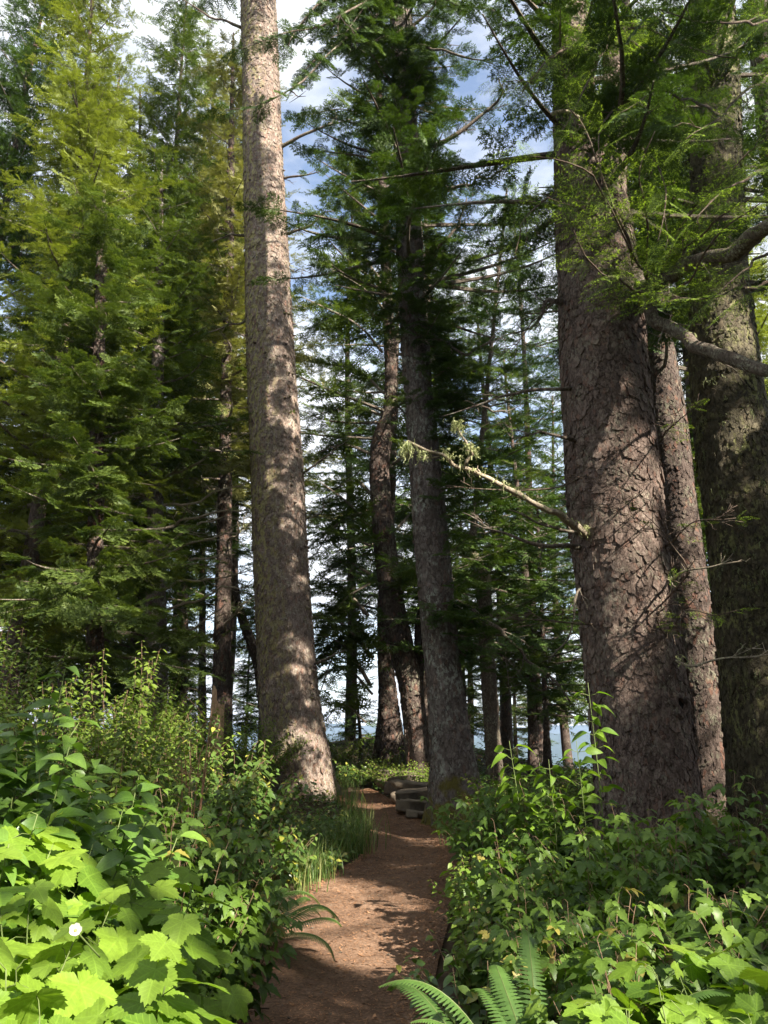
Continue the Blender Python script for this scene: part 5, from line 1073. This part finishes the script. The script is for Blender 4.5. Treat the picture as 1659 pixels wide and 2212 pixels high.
# bare reddish sticks
def sticks(px, py, YY, tips, label):
    p = P(px, py, YY); zb = float(H(p[0], YY)); a = Acc(); org = np.array([p[0], YY, zb])
    for k, (tx, ty) in enumerate(tips):
        e = P(tx, ty, YY + random.uniform(-.3, .2)); pth = smoothpath([org + [random.uniform(-.05, .05), 0, -.05], (p + e) / 2 * [1, 1, 1] + [0, 0, .0] if k else (org + e) / 2, e], 14); tube(a, pth, np.linspace(.009, .003, 14), 6, 0, random.random())
        for _ in range(4):
            i_ = random.randint(6, 12); d = np.array([random.uniform(-1, 1), random.uniform(-.6, .6), random.uniform(0, 1)]) * .25; tube(a, np.array([pth[i_], pth[i_] + d * .5 + [0, 0, .02], pth[i_] + d]), [.003, .0025, .0015], 4, 0, .5)
    tag(link('bare_shrub', a.mesh('bare_shrub', [M['deadred']], True, org), None, tuple(org)), label, 'dead shrub')
M['deadred'] = simple('bare_reddish_stick', (.32, .15, .08), (.50, .30, .18), .7)
sticks(420, 1680, 6.2, [(458, 1530), (405, 1600), (380, 1590), (475, 1620), (440, 1610), (365, 1640)], 'bare reddish sticks standing in the salal left of the tall pale trunk')
# white flower of the thimbleberry
p = P(163, 2010, 1.72); a = Acc(); fr = nrm(np.array([.25, -.8, .5]))
t = thing('white_flower', tuple(p), 'white flower among the sunlit leaves in the left foreground', 'flower')
Mx = frames(np.array([[0, .5, .8]]), fr[None])[0]
for k in range(5):
    an = 2 * math.pi * k / 5 + .2; v = []
    for f, wd in ((.15, .002), (.4, .005), (.75, .006), (1., .003)):
        for s in (-1, 1):
            l = np.array([math.cos(an) * .012 * f - math.sin(an) * s * wd, math.sin(an) * .012 * f + math.cos(an) * s * wd, .006 * f * f]); v.append(Mx @ l)
    a = Acc(); a.add(np.array(v), [np.array([[0, 1, 3, 2], [2, 3, 5, 4], [4, 5, 7, 6]])], .5); link('petal', a.mesh('petal', [M['petal']], True), t)
a = Acc(); tube(a, np.array([[0, 0, 0.], [0, 0, 1.]]) @ np.stack([Mx[:, 0], Mx[:, 1], Mx[:, 2]], 1).T * .004, [.0035, .0025], 10); link('centre', a.mesh('centre', [M['eye']], True), t)
a = Acc(); tube(a, smoothpath([[0, 0, 0], [.01, .04, -.03], [.02, .10, -.07]], 10), .0018, 5); link('stem', a.mesh('stem', [M['stem_green']], True), t)

# ------------------------------------------------------------------ litter on the path and leafy ground cover
n = 60000; i_ = np.clip((rng.random(n) ** .75 * 148).astype(int), 0, 148); tq = rng.random(n); tq = np.where(rng.random(n) < .35, np.where(rng.random(n) < .5, tq * .12, 1 - tq * .2), tq); jj = tq * 23; j0 = np.clip(jj.astype(int), 0, 22); fj = (jj - j0)[:, None]
fi = rng.random(n)[:, None]; pp = (PV[i_, j0] * (1 - fj) + PV[i_, j0 + 1] * fj) * (1 - fi) + (PV[i_ + 1, j0] * (1 - fj) + PV[i_ + 1, j0 + 1] * fj) * fi; pp[:, 2] += .003
l = rng.uniform(.006, .028, n); an = rng.uniform(0, 6.28, n); d = np.stack([np.cos(an), np.sin(an), rng.uniform(-.1, .35, n)], -1); s = np.stack([-np.sin(an), np.cos(an), rng.uniform(-.3, .3, n)], -1) * (rng.uniform(.0012, .004, n) * (1 + 2.5 * (rng.random(n) > .9)))[:, None]
v = np.stack([pp - s, pp + s, pp + d * l[:, None] + s * .4, pp + d * l[:, None] - s * .4], 1).reshape(-1, 3)
a = Acc(); a.add(v, [np.arange(4 * n).reshape(-1, 4)], np.repeat(rng.random(n), 4)); tag(link('needle_litter', a.mesh('needle_litter', [M['litter']])), kind='stuff')
n = 900; i_ = (rng.random(n) ** .8 * 148).astype(int); j_ = rng.integers(0, 24, n); pp = PV[i_, j_] + rng.normal(0, .03, (n, 3)) * [1, 1, 0]
oc = np.array([[1, 0, 0], [0, 1, 0], [-1, 0, 0], [0, -1, 0], [0, 0, .7], [0, 0, -.7], [.7, .7, .3], [-.7, .6, .2]], float); hf = np.array([[0, 6, 4], [6, 1, 4], [1, 7, 4], [7, 2, 4], [2, 3, 4], [3, 0, 4], [6, 0, 5], [1, 6, 5], [7, 1, 5], [2, 7, 5], [3, 2, 5], [0, 3, 5]])
a = Acc(); rz = rng.uniform(0, 6.28, n); cz, sz_ = np.cos(rz), np.sin(rz); Mx = np.zeros((n, 3, 3)); Mx[:, 0, 0] = cz; Mx[:, 0, 1] = -sz_; Mx[:, 1, 0] = sz_; Mx[:, 1, 1] = cz; Mx[:, 2, 2] = .7
a.inst((oc, [hf], np.zeros(8), np.zeros((8, 3))), Mx * (.004 + .014 * rng.random(n) ** 3)[:, None, None], pp); tag(link('gravel', a.mesh('gravel', [M['stone']])), kind='stuff')
n = 5200; x = rng.uniform(-9, 8, n * 3); y = rng.uniform(1.2, 24, n * 3) 
pl_x = lambda yy, arr: np.interp(yy, arr[:, 1], arr[:, 0])
so_ = np.argsort(left[:, 1]); so2 = np.argsort(right[:, 1]); xl = np.interp(y, left[so_, 1], left[so_, 0]); xr = np.interp(y, right[so2, 1], right[so2, 0])
ok = (x < xl - .06) | (x > xr + .06); x, y = x[ok][:n], y[ok][:n]; n = len(x); near = np.exp(-np.minimum(np.abs(x - np.interp(y, left[so_, 1], left[so_, 0])), np.abs(x - np.interp(y, right[so2, 1], right[so2, 0]))) / .3)
cl = Acc(); m_ = 12; xx = np.repeat(x, m_) + rng.normal(0, .13, n * m_); yy = np.repeat(y, m_) + rng.normal(0, .13, n * m_)
xl = np.interp(yy, left[so_, 1], left[so_, 0]); xr = np.interp(yy, right[so2, 1], right[so2, 0]); ok = (xx < xl - .02 + .05 * rng.normal(0, 1, len(xx))) | (xx > xr + .02 + .05 * rng.normal(0, 1, len(xx))); xx, yy = xx[ok], yy[ok]
zz = H(xx, yy) + rng.random(len(xx)) ** 1.6 * np.clip(.05 + .5 * np.minimum(np.abs(xx - xl[ok]), np.abs(xx - xr[ok])), .05, .32); O = np.stack([xx, yy, zz], -1)
D = nrm(np.stack([rng.normal(0, 1, len(xx)), rng.normal(0, 1, len(xx)), rng.uniform(-.4, .5, len(xx))], -1)); U = np.array([0, 0, 1.]) + rng.normal(0, .35, (len(xx), 3))
cl.inst(LP['huckle'][0], frames(D, U) * (rng.uniform(.025, .065, len(xx)) * (1 + .03 * yy))[:, None, None], O)
tag(link('ground_cover', cl.mesh('ground_cover', [M['salal']], True)), kind='stuff')
# fallen twigs at the right edge of the path
for k, (px, py) in enumerate(((960, 1960), (975, 2000), (950, 2030), (930, 2060), (985, 1905), (500, 2190))):
    p = ground_hit(px, py); a = Acc(); an = random.uniform(-.6, .6); L = random.uniform(.12, .3); pth = np.array([[math.cos(an) * L * f, math.sin(an) * L * f, .012 + .01 * math.sin(f * 3)] for f in np.linspace(0, 1, 6)]) + np.array([0, 0, 0]); pth[:, :2] += rng.normal(0, .008, (6, 2))
    tube(a, pth, .004, 5); tag(link('fallen_twig', a.mesh('fallen_twig', [M['twig']], True), None, tuple(p)), ['fallen twig at the right path edge below the salmonberry', 'second fallen twig up from the ferns on the right path edge', 'fallen twig at the edge of the big sun patch', 'fallen twig nearest the ferns on the path', 'fallen twig near the end of the edging log', 'fallen twig in the bottom left of the path'][k], 'twig')

# ------------------------------------------------------------------ trees behind and right of the viewer that shade the place
SHADE = [(6.2, 3.8, 14, 2.8), (8.0, -2.6, 17, 3.4), (6.2, -4, 15, 3.0), (11.5, -1.2, 18, 3.4), (9.0, 5.7, 14, 2.8), (13, -8, 20, 3.6), (2.2, -6.5, 16, 3.0), (9, -11, 18, 3.4), (15, 6, 18, 3.4), (10.5, -5, 17, 3.4), (9.7, -1.7, 18, 3.4), (8.8, 3.3, 12, 3.2)]
for k, (x, y, hh, Lm) in enumerate(SHADE):
    z = float(H(x, y)); line = lambda q, x=x, y=y: np.stack([x + 0 * np.asarray(q, float), y + 0 * np.asarray(q, float), np.asarray(q, float)], -1)
    t = thing('shade_spruce', (x, y, z), 'spruce outside the picture to the right, %s of those that shade the path' % ['nearest', 'second nearest', 'third nearest', 'fourth nearest', 'fifth nearest', 'sixth nearest', 'seventh nearest', 'eighth nearest', 'ninth nearest', 'tenth nearest', 'eleventh nearest', 'farthest'][k], 'tree', 'spruces outside the picture')
    a = Acc(); zz = np.linspace(z - .3, z + hh, 30); tube(a, line(zz), .3 * (1 - .9 * np.linspace(0, 1, 30)), 18, 0, .5, .1); link('trunk', a.mesh('trunk', [M['barkD']], True, t.location), t)
    b = Acc(); crown(b, line, z + 2.4, z + hh - .2, 120, Lm, SPR_F, .9, .24, (-10, 25), .3, .12, .6, carve=True, seed=300 + k, r0=.05); link('crown', b.mesh('crown', [M['spruce'], M['limb']], False, t.location), t)

# ------------------------------------------------------------------ air
bpy.ops.mesh.primitive_cube_add(size=1); hz = bpy.context.object; hz.name = 'haze'; hz.data.name = 'haze'
hz.scale = (18400, 18400, 145); hz.location = (0, 6050, -95 + 72.5); hz['kind'] = 'stuff'
m, nt, out = mat('haze'); pv = N(nt, 'ShaderNodeVolumePrincipled'); pv.inputs['Color'].default_value = (.55, .70, 1, 1); pv.inputs['Density'].default_value = 2.2e-4; pv.inputs['Anisotropy'].default_value = .2
Lk(nt, pv.outputs[0], out.inputs['Volume']); hz.data.materials.append(m)

for k, (x, y, kd, sc_) in enumerate(((-5, -7, 1, .8), (-9, -3, 6, .9), (-12, 3, 1, .9), (-2, -13, 1, .9), (-8, -13, 1, 1), (-16, -6, 1, 1), (4, -17, 1, .8), (-13, 9, 1, .9), (18, -20, 1, .8), (11, -22, 1, .8), (24, -12, 1, .75), (26, -3, 1, .8), (20, 3, 1, .85), (17, 12, 1, .9), (-20, 2, 1, 1), (3, -25, 1, .9), (-14, -18, 1, 1))):
    t = thing('shade_spruce', (x, y, float(H(x, y)) - .1), 'spruce outside the picture, farther off behind or beside the viewer', 'tree', 'farther spruces outside the picture', k * 1.3, sc_)
    link('trunk', PROTO[kd][0], t); link('crown', PROTO[kd][1], t)
